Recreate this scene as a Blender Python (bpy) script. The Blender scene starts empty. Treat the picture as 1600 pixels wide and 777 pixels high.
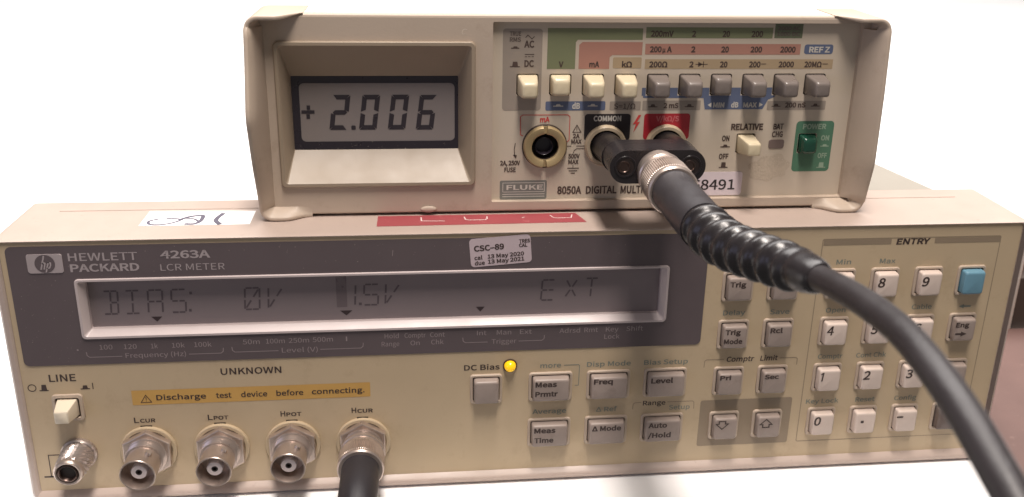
import bpy, bmesh, math, random
from mathutils import Vector, Matrix
random.seed(4)
S = 0.001                                   # every length below is in millimetres
sc = bpy.context.scene
COL = sc.collection

# ------------------------------------------------------------------ camera
cam_d = bpy.data.cameras.new('camera')
cam = bpy.data.objects.new('camera', cam_d)
COL.objects.link(cam)
sc.camera = cam
pitch, yaw, roll = 1.23986402, -0.112116159, 0.0222896065
F_PX, CX, CY, W_PX, H_PX = 1438.47, 819.94, 293.90, 1600.0, 777.0
rot = Matrix.Rotation(yaw, 4, 'Z') @ Matrix.Rotation(pitch, 4, 'X') @ Matrix.Rotation(roll, 4, 'Z')
cam.matrix_world = Matrix.Translation(Vector((126.918, -261.266, 194.469)) * S) @ rot
cam_d.sensor_fit = 'HORIZONTAL'
cam_d.sensor_width = 36.0
cam_d.lens = 36.0 * F_PX / W_PX
cam_d.shift_x = (W_PX / 2 - CX) / W_PX
cam_d.shift_y = (CY - H_PX / 2) / W_PX
cam_d.clip_start = 0.01
cam_d.clip_end = 20.0
cam_d.dof.use_dof = True
cam_d.dof.focus_distance = 0.285
cam_d.dof.aperture_fstop = 22.0

# ------------------------------------------------------------------ world, lamps, exposure
world = bpy.data.worlds.new('World')
sc.world = world
world.use_nodes = True
bg = world.node_tree.nodes['Background']
bg.inputs[0].default_value = (1.0, 0.93, 0.88, 1)
bg.inputs[1].default_value = 0.19


def area(name, loc, target, sx, sy, power, color):
    d = bpy.data.lights.new(name, 'AREA')
    d.shape = 'RECTANGLE'
    d.size, d.size_y, d.energy, d.color = sx, sy, power, color
    o = bpy.data.objects.new(name, d)
    COL.objects.link(o)
    o.location = loc
    o.rotation_euler = (Vector(target) - Vector(loc)).to_track_quat('-Z', 'Y').to_euler()
    return o


area('ceiling_lamp', (0.17, -0.26, 1.00), (0.15, 0.0, 0.08), 0.15, 0.46, 13.2, (1.0, 0.91, 0.84))
area('cool_left_fill', (-0.52, -0.42, 0.16), (0.1, 0.0, 0.09), 0.42, 0.26, 0.5, (0.62, 0.66, 1.0))  # weak bluish fill added for cool light from the unseen left
area('rear_ceiling_lamp', (0.34, 0.66, 1.25), (0.34, 0.55, 0.0), 1.7, 0.8, 35.0, (1.0, 0.96, 0.93))

sc.view_settings.view_transform = 'Standard'
sc.view_settings.look = 'None'
sc.view_settings.gamma = 1.0
sc.view_settings.exposure = 0.0


# ------------------------------------------------------------------ materials
def rgb(r, g, b):
    f = lambda c: (c / 255 / 12.92) if c <= 10.3 else ((c / 255 + 0.055) / 1.055) ** 2.4
    return (f(r), f(g), f(b))


def mat(name, col, rough=0.5, metal=0.0, var=0.06, vscale=60.0, bump=0.0, bscale=2500.0,
        spec=0.5, coat=0.0, emit=None, estr=0.0, dirt=None):
    """principled plastic or metal with mottled colour, fine grain and optional grime"""
    m = bpy.data.materials.new(name)
    m.use_nodes = True
    nt = m.node_tree
    N, Lk = nt.nodes, nt.links
    b = N['Principled BSDF']
    if name not in ('white_table_laminate', 'white_paper_sticker', 'pale_cover_plastic'):
        col = tuple(c * 0.90 for c in col)
    tc = N.new('ShaderNodeTexCoord')
    geo = N.new('ShaderNodeNewGeometry')
    pos = geo.outputs['Position']
    n1 = N.new('ShaderNodeTexNoise')
    n1.inputs['Scale'].default_value = vscale
    n1.inputs['Detail'].default_value = 6
    n1.inputs['Roughness'].default_value = 0.6
    Lk.new(pos, n1.inputs['Vector'])
    mr = N.new('ShaderNodeMapRange')
    mr.inputs['From Min'].default_value = 0.3
    mr.inputs['From Max'].default_value = 0.7
    mr.inputs['To Min'].default_value = 1 - var
    mr.inputs['To Max'].default_value = 1 + var
    Lk.new(n1.outputs['Fac'], mr.inputs['Value'])
    mul = N.new('ShaderNodeVectorMath')
    mul.operation = 'SCALE'
    mul.inputs[0].default_value = col
    Lk.new(mr.outputs[0], mul.inputs['Scale'])
    out = mul.outputs[0]
    if dirt:
        dcol, dscale, lo, hi, amount = dirt
        n2 = N.new('ShaderNodeTexNoise')
        n2.inputs['Scale'].default_value = dscale
        n2.inputs['Detail'].default_value = 9
        n2.inputs['Roughness'].default_value = 0.72
        Lk.new(pos, n2.inputs['Vector'])
        m2 = N.new('ShaderNodeMapRange')
        m2.inputs['From Min'].default_value = lo
        m2.inputs['From Max'].default_value = hi
        m2.inputs['To Max'].default_value = amount
        Lk.new(n2.outputs['Fac'], m2.inputs['Value'])
        mx = N.new('ShaderNodeMix')
        mx.data_type = 'RGBA'
        Lk.new(m2.outputs[0], mx.inputs['Factor'])
        Lk.new(out, mx.inputs['A'])
        mx.inputs['B'].default_value = (*dcol, 1)
        out = mx.outputs['Result']
    Lk.new(out, b.inputs['Base Color'])
    rr_ = N.new('ShaderNodeMapRange')
    rr_.inputs['From Min'].default_value = 0.3
    rr_.inputs['From Max'].default_value = 0.7
    rr_.inputs['To Min'].default_value = max(0.02, rough - 0.07)
    rr_.inputs['To Max'].default_value = min(1, rough + 0.07)
    Lk.new(n1.outputs['Fac'], rr_.inputs['Value'])
    Lk.new(rr_.outputs[0], b.inputs['Roughness'])
    b.inputs['Metallic'].default_value = metal
    b.inputs['Specular IOR Level'].default_value = spec
    b.inputs['Coat Weight'].default_value = coat
    if bump:
        n3 = N.new('ShaderNodeTexNoise')
        n3.inputs['Scale'].default_value = bscale
        n3.inputs['Detail'].default_value = 3
        Lk.new(pos, n3.inputs['Vector'])
        bp = N.new('ShaderNodeBump')
        bp.inputs['Strength'].default_value = bump
        bp.inputs['Distance'].default_value = 0.0002
        Lk.new(n3.outputs['Fac'], bp.inputs['Height'])
        Lk.new(bp.outputs[0], b.inputs['Normal'])
    if emit:
        b.inputs['Emission Color'].default_value = (*emit, 1)
        b.inputs['Emission Strength'].default_value = estr
    return m


GRIME = rgb(110, 88, 70)
M = {
    # bench instrument
    'frame': mat('light_grey_frame_plastic', rgb(188, 170, 159), 0.45, var=.03, bump=.15, bscale=1500, dirt=(rgb(140, 118, 106), 420, .60, .74, .45)),
    'panel': mat('cream_panel_paint', rgb(199, 178, 147), 0.5, var=.05, vscale=22, bump=.1, dirt=(rgb(150, 124, 96), 75, .55, .78, .45)),
    'display_panel': mat('charcoal_overlay', rgb(98, 87, 89), 0.42, var=.05, vscale=30, dirt=(rgb(140, 122, 118), 300, .66, .8, .5)),
    'window_frame': mat('grey_window_frame', rgb(200, 186, 184), 0.35, var=.05, bump=.2),
    'lcd_wide': mat('unlit_grey_lcd', rgb(138, 126, 127), 0.45, var=.05, vscale=14),
    'lcd_seg': mat('lcd_segment', rgb(96, 85, 89), 0.35, var=.02),
    'lcd_shade': mat('lcd_darker_patch', rgb(116, 104, 106), 0.3, var=.02),
    'lcd_arrow': mat('lcd_pointer', rgb(62, 50, 52), 0.35, var=.02),
    'key_grey': mat('grey_key_plastic', rgb(162, 147, 138), 0.4, var=.09, vscale=90, bump=.1, dirt=(rgb(116, 100, 92), 160, .54, .76, .5)),
    'key_white': mat('off_white_key_plastic', rgb(222, 204, 192), 0.4, var=.05, bump=.1, dirt=(rgb(170, 146, 130), 220, .6, .8, .4)),
    'key_blue': mat('blue_key_plastic', rgb(108, 152, 172), 0.42, var=.03, bump=.1),
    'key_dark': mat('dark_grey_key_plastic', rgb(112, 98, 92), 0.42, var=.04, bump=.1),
    'socket': mat('key_surround_plastic', rgb(192, 174, 156), 0.4, var=.03),
    'gap': mat('dark_gap', rgb(70, 56, 46), 0.7, var=.05),
    'key_pad': mat('brown_grey_print', rgb(150, 133, 112), 0.5, var=.04),
    'ink_dark': mat('dark_brown_ink', rgb(72, 58, 54), 0.5, var=.03),
    'ink_white': mat('pale_ink', rgb(174, 162, 162), 0.5, var=.05),
    'ink_dim': mat('dull_pale_ink', rgb(158, 144, 144), 0.5, var=.05),
    'ink_blue': mat('blue_grey_ink', rgb(132, 138, 128), 0.5, var=.05),
    'ink_line': mat('thin_grey_ink', rgb(160, 140, 112), 0.5, var=.05),
    'warning': mat('amber_label', rgb(208, 164, 92), 0.45, var=.05, vscale=50),
    'sticker_pale': mat('pale_pinkish_sticker', rgb(206, 188, 192), 0.4, var=.03),
    'sticker_num': mat('number_sticker_paper', rgb(228, 214, 218), 0.4, var=.03),
    'sticker_white': mat('white_paper_sticker', rgb(252, 250, 250), 0.5, var=.01),
    'sticker_red': mat('red_tape', rgb(166, 78, 84), 0.4, var=.06, dirt=(rgb(226, 150, 150), 300, .6, .8, .5)),
    'sticker_edge': mat('tape_pale_ink', rgb(240, 220, 216), 0.4, var=.02),  # pale ink of the lettering on the red tape
    'marker': mat('grey_marker_ink', rgb(96, 92, 108), 0.6, var=.15, vscale=400),
    'cover': mat('beige_top_cover', rgb(160, 154, 144), 0.5, var=.03, bump=.2),
    'nickel': mat('nickel_plating', rgb(204, 188, 178), 0.34, metal=.8, var=.08, vscale=300),
    'nickel_bright': mat('polished_nickel', rgb(196, 184, 178), 0.32, metal=.75, var=.04, vscale=300),
    'washer': mat('cream_plastic_washer', rgb(198, 178, 148), 0.35, var=.04),
    'insulator': mat('white_insulator', rgb(240, 226, 222), 0.4, var=.03),
    'bore': mat('dark_bore', rgb(44, 34, 32), 0.5, var=.1),
    'bore_metal': mat('tarnished_bore_metal', rgb(110, 94, 88), 0.35, metal=1.0, var=.1),
    'line_cap': mat('ivory_switch_cap', rgb(238, 224, 200), 0.38, var=.02, bump=.1),
    'led': mat('yellow_lit_led', rgb(246, 190, 20), 0.25, var=.02, emit=rgb(255, 196, 10), estr=.6, coat=.6),
    # handheld-bench multimeter
    'case': mat('taupe_case_plastic', rgb(190, 173, 156), 0.5, var=.03, vscale=30, bump=.12, bscale=1500, dirt=(rgb(146, 124, 106), 110, .56, .78, .5)),
    'housing': mat('pale_cover_plastic', rgb(238, 228, 222), 0.5, var=.02),
    'bezel': mat('khaki_bezel_plastic', rgb(158, 142, 123), 0.42, var=.03, bump=.05),
    'face': mat('pale_print_panel', rgb(202, 188, 170), 0.45, var=.03, vscale=30, bump=.06),
    'lcd_black': mat('black_lcd_mask', rgb(48, 42, 50), 0.3, var=.05),
    'lcd_small': mat('grey_lcd_glass', rgb(146, 137, 134), 0.45, var=.015, vscale=12, spec=.3),
    'digit': mat('lcd_digit', rgb(56, 50, 56), 0.3, var=.02),
    'p_green': mat('olive_print', rgb(126, 130, 98), 0.45, var=.03),
    'p_green2': mat('olive_print_darker', rgb(106, 112, 88), 0.45, var=.12, vscale=600),
    'p_red': mat('salmon_print', rgb(178, 130, 114), 0.45, var=.03),
    'p_tan': mat('tan_print', rgb(176, 154, 124), 0.45, var=.03),
    'p_grey': mat('grey_print', rgb(158, 146, 134), 0.45, var=.03),
    'p_blue': mat('slate_blue_print', rgb(96, 106, 132), 0.45, var=.04),
    'p_slate': mat('slate_grey_print', rgb(108, 108, 116), 0.45, var=.04),
    'p_black': mat('black_print', rgb(50, 44, 46), 0.4, var=.04),
    'p_crimson': mat('crimson_print', rgb(176, 44, 54), 0.4, var=.04),
    'p_teal': mat('green_power_print', rgb(82, 122, 98), 0.4, var=.04),
    'p_logo': mat('grey_logo_plate', rgb(124, 124, 118), 0.4, var=.04),
    'f_ink': mat('faded_brown_ink', rgb(82, 66, 60), 0.5, var=.1, vscale=300),
    'f_faint': mat('faint_ink', rgb(104, 92, 84), 0.5, var=.1, vscale=300),
    'f_red': mat('thin_red_ink', rgb(204, 70, 66), 0.5, var=.08),
    'f_white': mat('off_white_ink', rgb(206, 200, 190), 0.5, var=.06, vscale=300),
    'f_dim': mat('rubbed_white_ink', rgb(150, 172, 150), 0.5, var=.12, vscale=400),
    'f_dimred': mat('rubbed_pink_ink', rgb(204, 108, 110), 0.5, var=.12, vscale=400),
    'cap_cream': mat('cream_button_plastic', rgb(222, 207, 176), 0.32, var=.02, bump=.08),
    'cap_grey': mat('grey_button_plastic', rgb(126, 116, 110), 0.32, var=.03, bump=.08),
    'cap_green': mat('dark_green_button', rgb(26, 72, 56), 0.18, var=.04, coat=.3),
    'brass': mat('brass_fuse_cap', rgb(184, 162, 122), 0.36, metal=.35, var=.06, vscale=200, bump=.1),
    'jack_ring': mat('grey_beige_jack_ring', rgb(186, 168, 142), 0.35, var=.04, coat=.1),
    'lamp_off': mat('unlit_charge_lamp', rgb(122, 106, 100), 0.3, var=.03),
    'scuff': mat('pale_scuff', rgb(214, 200, 184), 0.5, var=.1),
    'glue': mat('dull_scuffed_residue', rgb(194, 179, 160), 0.65, var=.08, vscale=900, bump=.5, bscale=1400, dirt=(rgb(140, 118, 98), 500, .62, .76, .5)),
    # leads
    'rubber': mat('black_moulded_plastic', rgb(38, 34, 36), 0.3, var=.12, vscale=150, bump=.45, bscale=700, dirt=(rgb(140, 130, 130), 500, .68, .78, .5)),
    'boot': mat('glossy_black_boot', rgb(38, 34, 36), 0.3, var=.15, vscale=250, coat=.05, bump=.3, bscale=600),
    'grip': mat('black_grip_sleeve', rgb(48, 45, 49), 0.42, var=.08, vscale=200, bump=.15),
    'cable': mat('black_cable_jacket', rgb(44, 39, 41), 0.42, var=.1, vscale=120, bump=.3, bscale=1200, dirt=(rgb(110, 98, 94), 350, .66, .8, .35)),
    # surroundings
    'table': mat('white_table_laminate', (.96, .96, .965), 0.6, var=.004),
    'board': mat('brown_board', rgb(112, 86, 80), 0.55, var=.08, vscale=60, bump=.3, bscale=400, dirt=(rgb(170, 140, 128), 180, .6, .78, .5)),
    'box': mat('dusty_pink_box', rgb(150, 122, 112), 0.6, var=.06),
    'rod': mat('pale_rod', rgb(206, 190, 178), 0.4, var=.04),
    'dark': mat('dark_brown_block', rgb(66, 52, 46), 0.6, var=.08),
}


# ------------------------------------------------------------------ object helpers
def link(name, bm, material, parent=None, smooth=False, auto=None):
    me = bpy.data.meshes.new(name)
    bmesh.ops.recalc_face_normals(bm, faces=bm.faces[:])
    bm.to_mesh(me)
    bm.free()
    return link_mesh(name, me, material, parent, smooth, auto)


def link_mesh(name, me, material, parent=None, smooth=False, auto=None):
    for v in me.vertices:
        v.co *= S
    if material:
        me.materials.append(M[material])
    if smooth:
        for p in me.polygons:
            p.use_smooth = True
        if auto:
            me.set_sharp_from_angle(angle=math.radians(auto))
    o = bpy.data.objects.new(name, me)
    COL.objects.link(o)
    if parent:
        o.parent = parent
        o.matrix_parent_inverse = Matrix.Identity(4)
        o.location = -parent_world(parent)
    return o


def parent_world(p):
    v = Vector((0, 0, 0))
    while p is not None:
        v += p.location
        p = p.parent
    return v


def thing(name, label, cat, loc, group=None):
    o = bpy.data.objects.new(name, None)
    o.empty_display_size = 0.02
    COL.objects.link(o)
    o.location = Vector(loc) * S
    o['label'], o['category'] = label, cat
    if group:
        o['group'] = group
    return o


def tag(o, label=None, cat=None, group=None, kind=None):
    for k, v in (('label', label), ('category', cat), ('group', group), ('kind', kind)):
        if v:
            o[k] = v
    return o


def rr(x0, x1, z0, z1, r=0.0, n=5):
    """rounded rectangle outline, counter-clockwise in x, z"""
    if r <= 0:
        return [(x0, z0), (x1, z0), (x1, z1), (x0, z1)]
    pts = []
    for cx, cz, a0 in ((x1 - r, z0 + r, -90), (x1 - r, z1 - r, 0), (x0 + r, z1 - r, 90), (x0 + r, z0 + r, 180)):
        for i in range(n + 1):
            a = math.radians(a0 + 90 * i / n)
            pts.append((cx + r * math.cos(a), cz + r * math.sin(a)))
    return pts


def circ(cx, cz, r, n=40, a0=0.0):
    return [(cx + r * math.cos(a0 + 2 * math.pi * i / n), cz + r * math.sin(a0 + 2 * math.pi * i / n)) for i in range(n)]


def flat(bm, pts, y):
    vs = [bm.verts.new((p[0], y, p[1])) for p in pts]
    f = bm.faces.new(vs)
    f.normal_update()
    if f.normal.y > 0:
        f.normal_flip()
    return f


def prism(bm, pts, y0, y1, bev=0.0, seg=2):
    """solid of an x, z outline from y0 (front) to y1 (back), front edge bevelled"""
    vf = [bm.verts.new((p[0], y0, p[1])) for p in pts]
    vb = [bm.verts.new((p[0], y1, p[1])) for p in pts]
    n = len(pts)
    ff = bm.faces.new(vf)
    bm.faces.new(list(reversed(vb)))
    for i in range(n):
        bm.faces.new((vf[i], vb[i], vb[(i + 1) % n], vf[(i + 1) % n]))
    if bev:
        es = [e for e in ff.edges]
        bmesh.ops.bevel(bm, geom=es, offset=bev, segments=seg, profile=0.5, affect='EDGES')


def plate(bm, outer, holes, y0, y1):
    """flat plate with holes: front at y0, thickness to y1"""
    edges = []
    for loop in [outer] + holes:
        vs = [bm.verts.new((p[0], y0, p[1])) for p in loop]
        for i in range(len(vs)):
            edges.append(bm.edges.new((vs[i], vs[(i + 1) % len(vs)])))
    r = bmesh.ops.triangle_fill(bm, use_beauty=True, use_dissolve=False, edges=edges)
    fs = [g for g in r['geom'] if isinstance(g, bmesh.types.BMFace)]
    if y1 != y0:
        e = bmesh.ops.extrude_face_region(bm, geom=fs)
        for v in e['geom']:
            if isinstance(v, bmesh.types.BMVert):
                v.co.y = y1


def loft(bm, loops, close_first=False, close_last=False, cyclic=True):
    """join successive loops of equal length (3-D points)"""
    rows = [[bm.verts.new(p) for p in lp] for lp in loops]
    n = len(rows[0])
    for a, b in zip(rows, rows[1:]):
        for i in range(n if cyclic else n - 1):
            j = (i + 1) % n
            bm.faces.new((a[i], a[j], b[j], b[i]))
    if close_first:
        bm.faces.new(rows[0])
    if close_last:
        bm.faces.new(rows[-1])
    return rows


def ring_loft(bm, specs, close_first=False, close_last=False):
    """specs: list of (outline in x,z ; y)"""
    loft(bm, [[(p[0], y, p[1]) for p in o] for o, y in specs], close_first, close_last)


def lathe(bm, cx, cz, prof, n=48, close_first=False, close_last=False):
    """revolve (y, r) about an axis parallel to y through cx, cz"""
    ring_loft(bm, [(circ(cx, cz, max(r, .001), n), y) for y, r in prof], close_first, close_last)


def stroke(bm, pts, w, y, caps=True):
    """flat ribbon along x, z points"""
    n = len(pts)
    L_, R_ = [], []
    for i in range(n):
        a = Vector(pts[max(i - 1, 0)])
        b = Vector(pts[i])
        c = Vector(pts[min(i + 1, n - 1)])
        d1 = (b - a).normalized() if i else (c - b).normalized()
        d2 = (c - b).normalized() if i < n - 1 else d1
        t = (d1 + d2)
        t = t.normalized() if t.length > 1e-6 else d1
        nrm = Vector((-t.y, t.x))
        k = 1.0 / max(0.5, abs(t.dot(d1)))
        off = nrm * (w / 2) * k
        e = (t * (w / 2) * (-1 if i == 0 else (1 if i == n - 1 else 0))) if caps else Vector((0, 0))
        L_.append(b + off + e)
        R_.append(b - off + e)
    lv = [bm.verts.new((p.x, y, p.y)) for p in L_]
    rv = [bm.verts.new((p.x, y, p.y)) for p in R_]
    for i in range(n - 1):
        f = bm.faces.new((lv[i], rv[i], rv[i + 1], lv[i + 1]))
        f.normal_update()
        if f.normal.y > 0:
            f.normal_flip()


def arc(cx, cz, r, a0, a1, n=8):
    return [(cx + r * math.cos(math.radians(a0 + (a1 - a0) * i / n)), cz + r * math.sin(math.radians(a0 + (a1 - a0) * i / n))) for i in range(n + 1)]


_cache = {}
FONT = None
try:
    import os
    for _k in ('LOCAL', 'SYSTEM'):
        _p = os.path.join(bpy.utils.resource_path(_k), 'datafiles', 'fonts', 'Noto Sans CJK Regular.woff2')
        if os.path.exists(_p):
            FONT = bpy.data.fonts.load(_p)      # the sans serif that ships inside Blender
            break
except Exception:
    FONT = None


def glyphs(s, bold):
    key = (s, bold)
    if key not in _cache:
        cu = bpy.data.curves.new('text_outline', 'FONT')
        cu.body = s
        if FONT:
            cu.font = FONT
        cu.size = 1.0
        cu.resolution_u = 3
        ob = bpy.data.objects.new('text_outline', cu)
        me = bpy.data.meshes.new_from_object(ob)
        vs = [[v.co.x, v.co.y] for v in me.vertices]
        fs = [tuple(p.vertices) for p in me.polygons]
        if bold > .004:                      # heavier weight: push the outline outwards
            count = {}
            for f in fs:
                ar = sum(vs[f[i]][0] * vs[f[(i + 1) % len(f)]][1] - vs[f[(i + 1) % len(f)]][0] * vs[f[i]][1] for i in range(len(f)))
                g = f if ar > 0 else tuple(reversed(f))
                for i in range(len(g)):
                    count[(g[i], g[(i + 1) % len(g)])] = 1
            nrm = {}
            for (p, q) in count:
                if (q, p) in count:
                    continue
                dx, dy = vs[q][0] - vs[p][0], vs[q][1] - vs[p][1]
                ln = math.hypot(dx, dy)
                if ln < 1e-7:
                    continue
                for k in (p, q):
                    nrm.setdefault(k, []).append((dy / ln, -dx / ln))
            for k, l in nrm.items():
                sx, sy = sum(n[0] for n in l), sum(n[1] for n in l)
                ln = math.hypot(sx, sy)
                if ln < 1e-6:
                    continue
                sx, sy = sx / ln, sy / ln
                mi = min(1.35, 1 / max(.3, sx * l[0][0] + sy * l[0][1]))
                vs[k][0] += sx * bold * mi * .8
                vs[k][1] += sy * bold * mi * .8
        bpy.data.objects.remove(ob)
        bpy.data.curves.remove(cu)
        bpy.data.meshes.remove(me)
        _cache[key] = (vs, fs)
    return _cache[key]


def capheight(bold):
    vs, _ = glyphs('H', bold)
    return max(v[1] for v in vs) - min(v[1] for v in vs), min(v[1] for v in vs)


def text(bm, s, x0, x1, z, h, y, bold=0.01, slant=0.0, rotate=0.0):
    """string s whose ink spans x0..x1, baseline z, capital height h, laid on the plane y"""
    vs, fs = glyphs(s, bold)
    if not vs:
        return
    mn, mxx = min(v[0] for v in vs), max(v[0] for v in vs)
    ch, b0 = capheight(bold)
    kx, kz = (x1 - x0) / (mxx - mn), h / ch
    ca, sa = math.cos(math.radians(rotate)), math.sin(math.radians(rotate))
    nv = []
    for vx, vz in vs:
        px, pz = (vx - mn) * kx, (vz - b0) * kz
        px += pz * slant
        nv.append(bm.verts.new((x0 + px * ca - pz * sa, y, z + px * sa + pz * ca)))
    for f in fs:
        try:
            fc = bm.faces.new([nv[i] for i in f])
            fc.normal_update()
            if fc.normal.y > 0:
                fc.normal_flip()
        except ValueError:
            pass


def sheet(name, bm, material, parent=None, split=True):
    """flat print; words and marks that stand apart become parts of their own"""
    bm.verts.ensure_lookup_table()
    bm.verts.index_update()
    n = len(bm.verts)
    root = list(range(n))

    def find(i):
        while root[i] != i:
            root[i] = root[root[i]]
            i = root[i]
        return i
    for e in bm.edges:
        root[find(e.verts[0].index)] = find(e.verts[1].index)
    boxes = {}
    for v_ in bm.verts:
        k = find(v_.index)
        c = v_.co
        q = boxes.setdefault(k, [c.x, c.x, c.z, c.z, c.y, c.y])
        q[0], q[1] = min(q[0], c.x), max(q[1], c.x)
        q[2], q[3] = min(q[2], c.z), max(q[3], c.z)
        q[4], q[5] = min(q[4], c.y), max(q[5], c.y)
    ks = list(boxes)
    grp = {k: k for k in ks}

    def gf(k):
        while grp[k] != k:
            k = grp[k]
        return k
    if split:
        for i, a in enumerate(ks):
            for b in ks[i + 1:]:
                A_, B_ = boxes[a], boxes[b]
                if (max(A_[0], B_[0]) - min(A_[1], B_[1]) < 1.5 and max(A_[2], B_[2]) - min(A_[3], B_[3]) < .55
                        and max(A_[4], B_[4]) - min(A_[5], B_[5]) < 1.0):
                    grp[gf(a)] = gf(b)
    else:
        for k in ks:
            grp[k] = ks[0]
    groups = {}
    for f in bm.faces:
        groups.setdefault(gf(find(f.verts[0].index)), []).append(f)
    first = None
    for fs in groups.values():
        used, co, fc = {}, [], []
        for f in fs:
            idx = []
            for v_ in f.verts:
                if v_.index not in used:
                    used[v_.index] = len(co)
                    co.append(tuple(v_.co))
                idx.append(used[v_.index])
            fc.append(idx)
        me = bpy.data.meshes.new(name)
        me.from_pydata(co, [], fc)
        o = link_mesh(name, me, material, parent)
        first = first or o
    bm.free()
    return first


def smooth_path(pts, sub=8):
    P = [Vector(p) for p in pts]
    P = [2 * P[0] - P[1]] + P + [2 * P[-1] - P[-2]]
    out = []
    for i in range(1, len(P) - 2):
        for k in range(sub):
            t = k / sub
            a, b, c, d = P[i - 1], P[i], P[i + 1], P[i + 2]
            out.append(0.5 * ((2 * b) + (c - a) * t + (2 * a - 5 * b + 4 * c - d) * t * t + (3 * b - a - 3 * c + d) * t ** 3))
    out.append(P[-2])
    return out


def sweep(bm, path, radius, n=24, cap=True, wob=None):
    """tube along 3-D points; radius(s, angle) with s the length along the path"""
    T = []
    for i in range(len(path)):
        a, b = path[max(i - 1, 0)], path[min(i + 1, len(path) - 1)]
        T.append((b - a).normalized())
    u = T[0].orthogonal().normalized()
    up = Vector((0, 0, 1))
    if abs(T[0].dot(up)) < .95:
        u = (up - T[0] * up.dot(T[0])).normalized()
    s = 0.0
    rows = []
    for i, p in enumerate(path):
        if i:
            s += (p - path[i - 1]).length
            u = (u - T[i] * u.dot(T[i])).normalized()
        w = T[i].cross(u)
        row = []
        for k in range(n):
            a = 2 * math.pi * k / n
            r = radius(s, a)
            row.append(p + (u * math.cos(a) + w * math.sin(a)) * r)
        rows.append(row)
    loft(bm, rows, cap, cap)


# ================================================================== SETTING
bm = bmesh.new()
v = [bm.verts.new(p) for p in ((-1300, -24, 0), (1900, -24, 0), (1900, 1900, 0), (-1300, 1900, 0))]
v2 = [bm.verts.new((p.co.x, p.co.y, -25)) for p in v]
bm.faces.new(v)
bm.faces.new(list(reversed(v2)))
for i in range(4):
    bm.faces.new((v[i], v2[i], v2[(i + 1) % 4], v[(i + 1) % 4]))
tag(link('table_top', bm, 'table'), kind='structure')


def boxbm(x0, x1, y0, y1, z0, z1, bev=0.0, seg=2):
    b = bmesh.new()
    bmesh.ops.create_cube(b, size=1.0)
    for q in b.verts:
        q.co = Vector(((x0 + x1) / 2 + q.co.x * (x1 - x0), (y0 + y1) / 2 + q.co.y * (y1 - y0), (z0 + z1) / 2 + q.co.z * (z1 - z0)))
    if bev:
        bmesh.ops.bevel(b, geom=b.edges[:], offset=bev, segments=seg, profile=.5, affect='EDGES')
    return b


tag(link('wooden_board', boxbm(325.5, 470, -24, 88, 0.05, 3, .6), 'board'),
    'brown board lying on the table at the right end of the wide meter', 'board')
tag(link('storage_box', boxbm(383, 480, 104, 112, 0.05, 40, 1.5), 'box'),
    'dusty pink box standing behind the brown board at the far right', 'box')
tag(link('metal_block', boxbm(376, 470, 92, 101, 0.05, 26, .6), 'dark'),
    'low dark brown block at the foot of the pink box', 'block')
bm = bmesh.new()
sweep(bm, smooth_path([(388.5, 89.5, 0.2), (388.5, 89.5, 25), (389, 90, 45), (391, 91, 62)], 6), lambda s, a: 1.7, 16)
tag(link('white_rod', bm, 'rod', smooth=True, auto=60), 'thin pale rod standing upright before the pink box', 'rod')

# ================================================================== WIDE METER (lower instrument)
HP = thing('lcr_meter', 'wide cream bench meter with charcoal display strip and number keypad, lying under the smaller meter', 'meter', (160, 0, 0))
FT = 89.6
bm = bmesh.new()
ring_loft(bm, [(rr(3.2, 320.1, 4.0, FT, 1.0), 1.4),
               (rr(3.0, 320.3, 3.8, FT, 1.0), -0.1),
               (rr(2.5, 320.8, 3.3, FT + .25, 1.3), -0.6),
               (rr(1.2, 322.1, 1.6, FT + .45, 1.8), -0.6),
               (rr(0.3, 323.0, 0.7, FT + .6, 2.2), 0.3),
               (rr(0.0, 323.3, 0.3, FT + .7, 2.4), 1.6),
               (rr(0.0, 323.3, 0.3, FT + .7, 2.4), 32.0),
               (rr(1.5, 321.8, 1.8, FT - .8, 2.2), 33.0)], False, True)
frame = link('front_frame', bm, 'frame', HP, True, 32)
TOP = FT + .7
bm = bmesh.new()
sec = [(.2, 4.15), (-1.6, 3.1), (-2.2, 2.3), (-2.2, 1.4), (-1.4, .7), (.2, .6)]
loft(bm, [[(x, y, z) for y, z in sec] for x in (2.6, 3.4, 319.9, 320.7)], True, True)
link('bottom_lip', bm, 'frame', HP, True, 40)
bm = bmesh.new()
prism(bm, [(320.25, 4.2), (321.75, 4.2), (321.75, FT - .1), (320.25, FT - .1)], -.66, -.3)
link('edge_shade_strip', bm, 'key_dark', HP)  # dark strip painting the shade in the gap along the right frame side
# long shallow groove along the top of the frame: a raised lip casts the line
link('top_ridge', boxbm(12, 310, 23.6, 25.2, TOP - .3, TOP + .22, .1, 1), 'frame', HP)
bm = bmesh.new()
loft(bm, [[(130, 33.1, 2), (316.5, 33.1, 2), (316.5, 33.1, 84.5), (314, 33.1, 87), (130, 33.1, 87)],
          [(130, 100, 2), (302, 100, 2), (302, 100, 84.5), (299.5, 100, 87), (130, 100, 87)],
          [(130, 225, 2), (284, 225, 2), (284, 225, 84.5), (281.5, 225, 87), (130, 225, 87)]], True, True)
link('rear_cover', bm, 'cover', HP)

# front panel plate, window cut through it
WIN = (25.0, 200.8, 60.2, 76.2)
bm = bmesh.new()
plate(bm, rr(3.1, 320.2, 3.9, FT - .02, .9), [rr(23.2, 202.6, 58.4, 77.2, .5)], 0.0, 1.5)
link('front_panel', bm, 'panel', HP)
# charcoal overlay
bm = bmesh.new()
plate(bm, rr(4.7, 215.3, 49.1, 88.3, 1.8), [rr(23.3, 202.5, 58.5, 77.1, .5)], -0.25, -0.02)
link('display_panel', bm, 'display_panel', HP)
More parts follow.
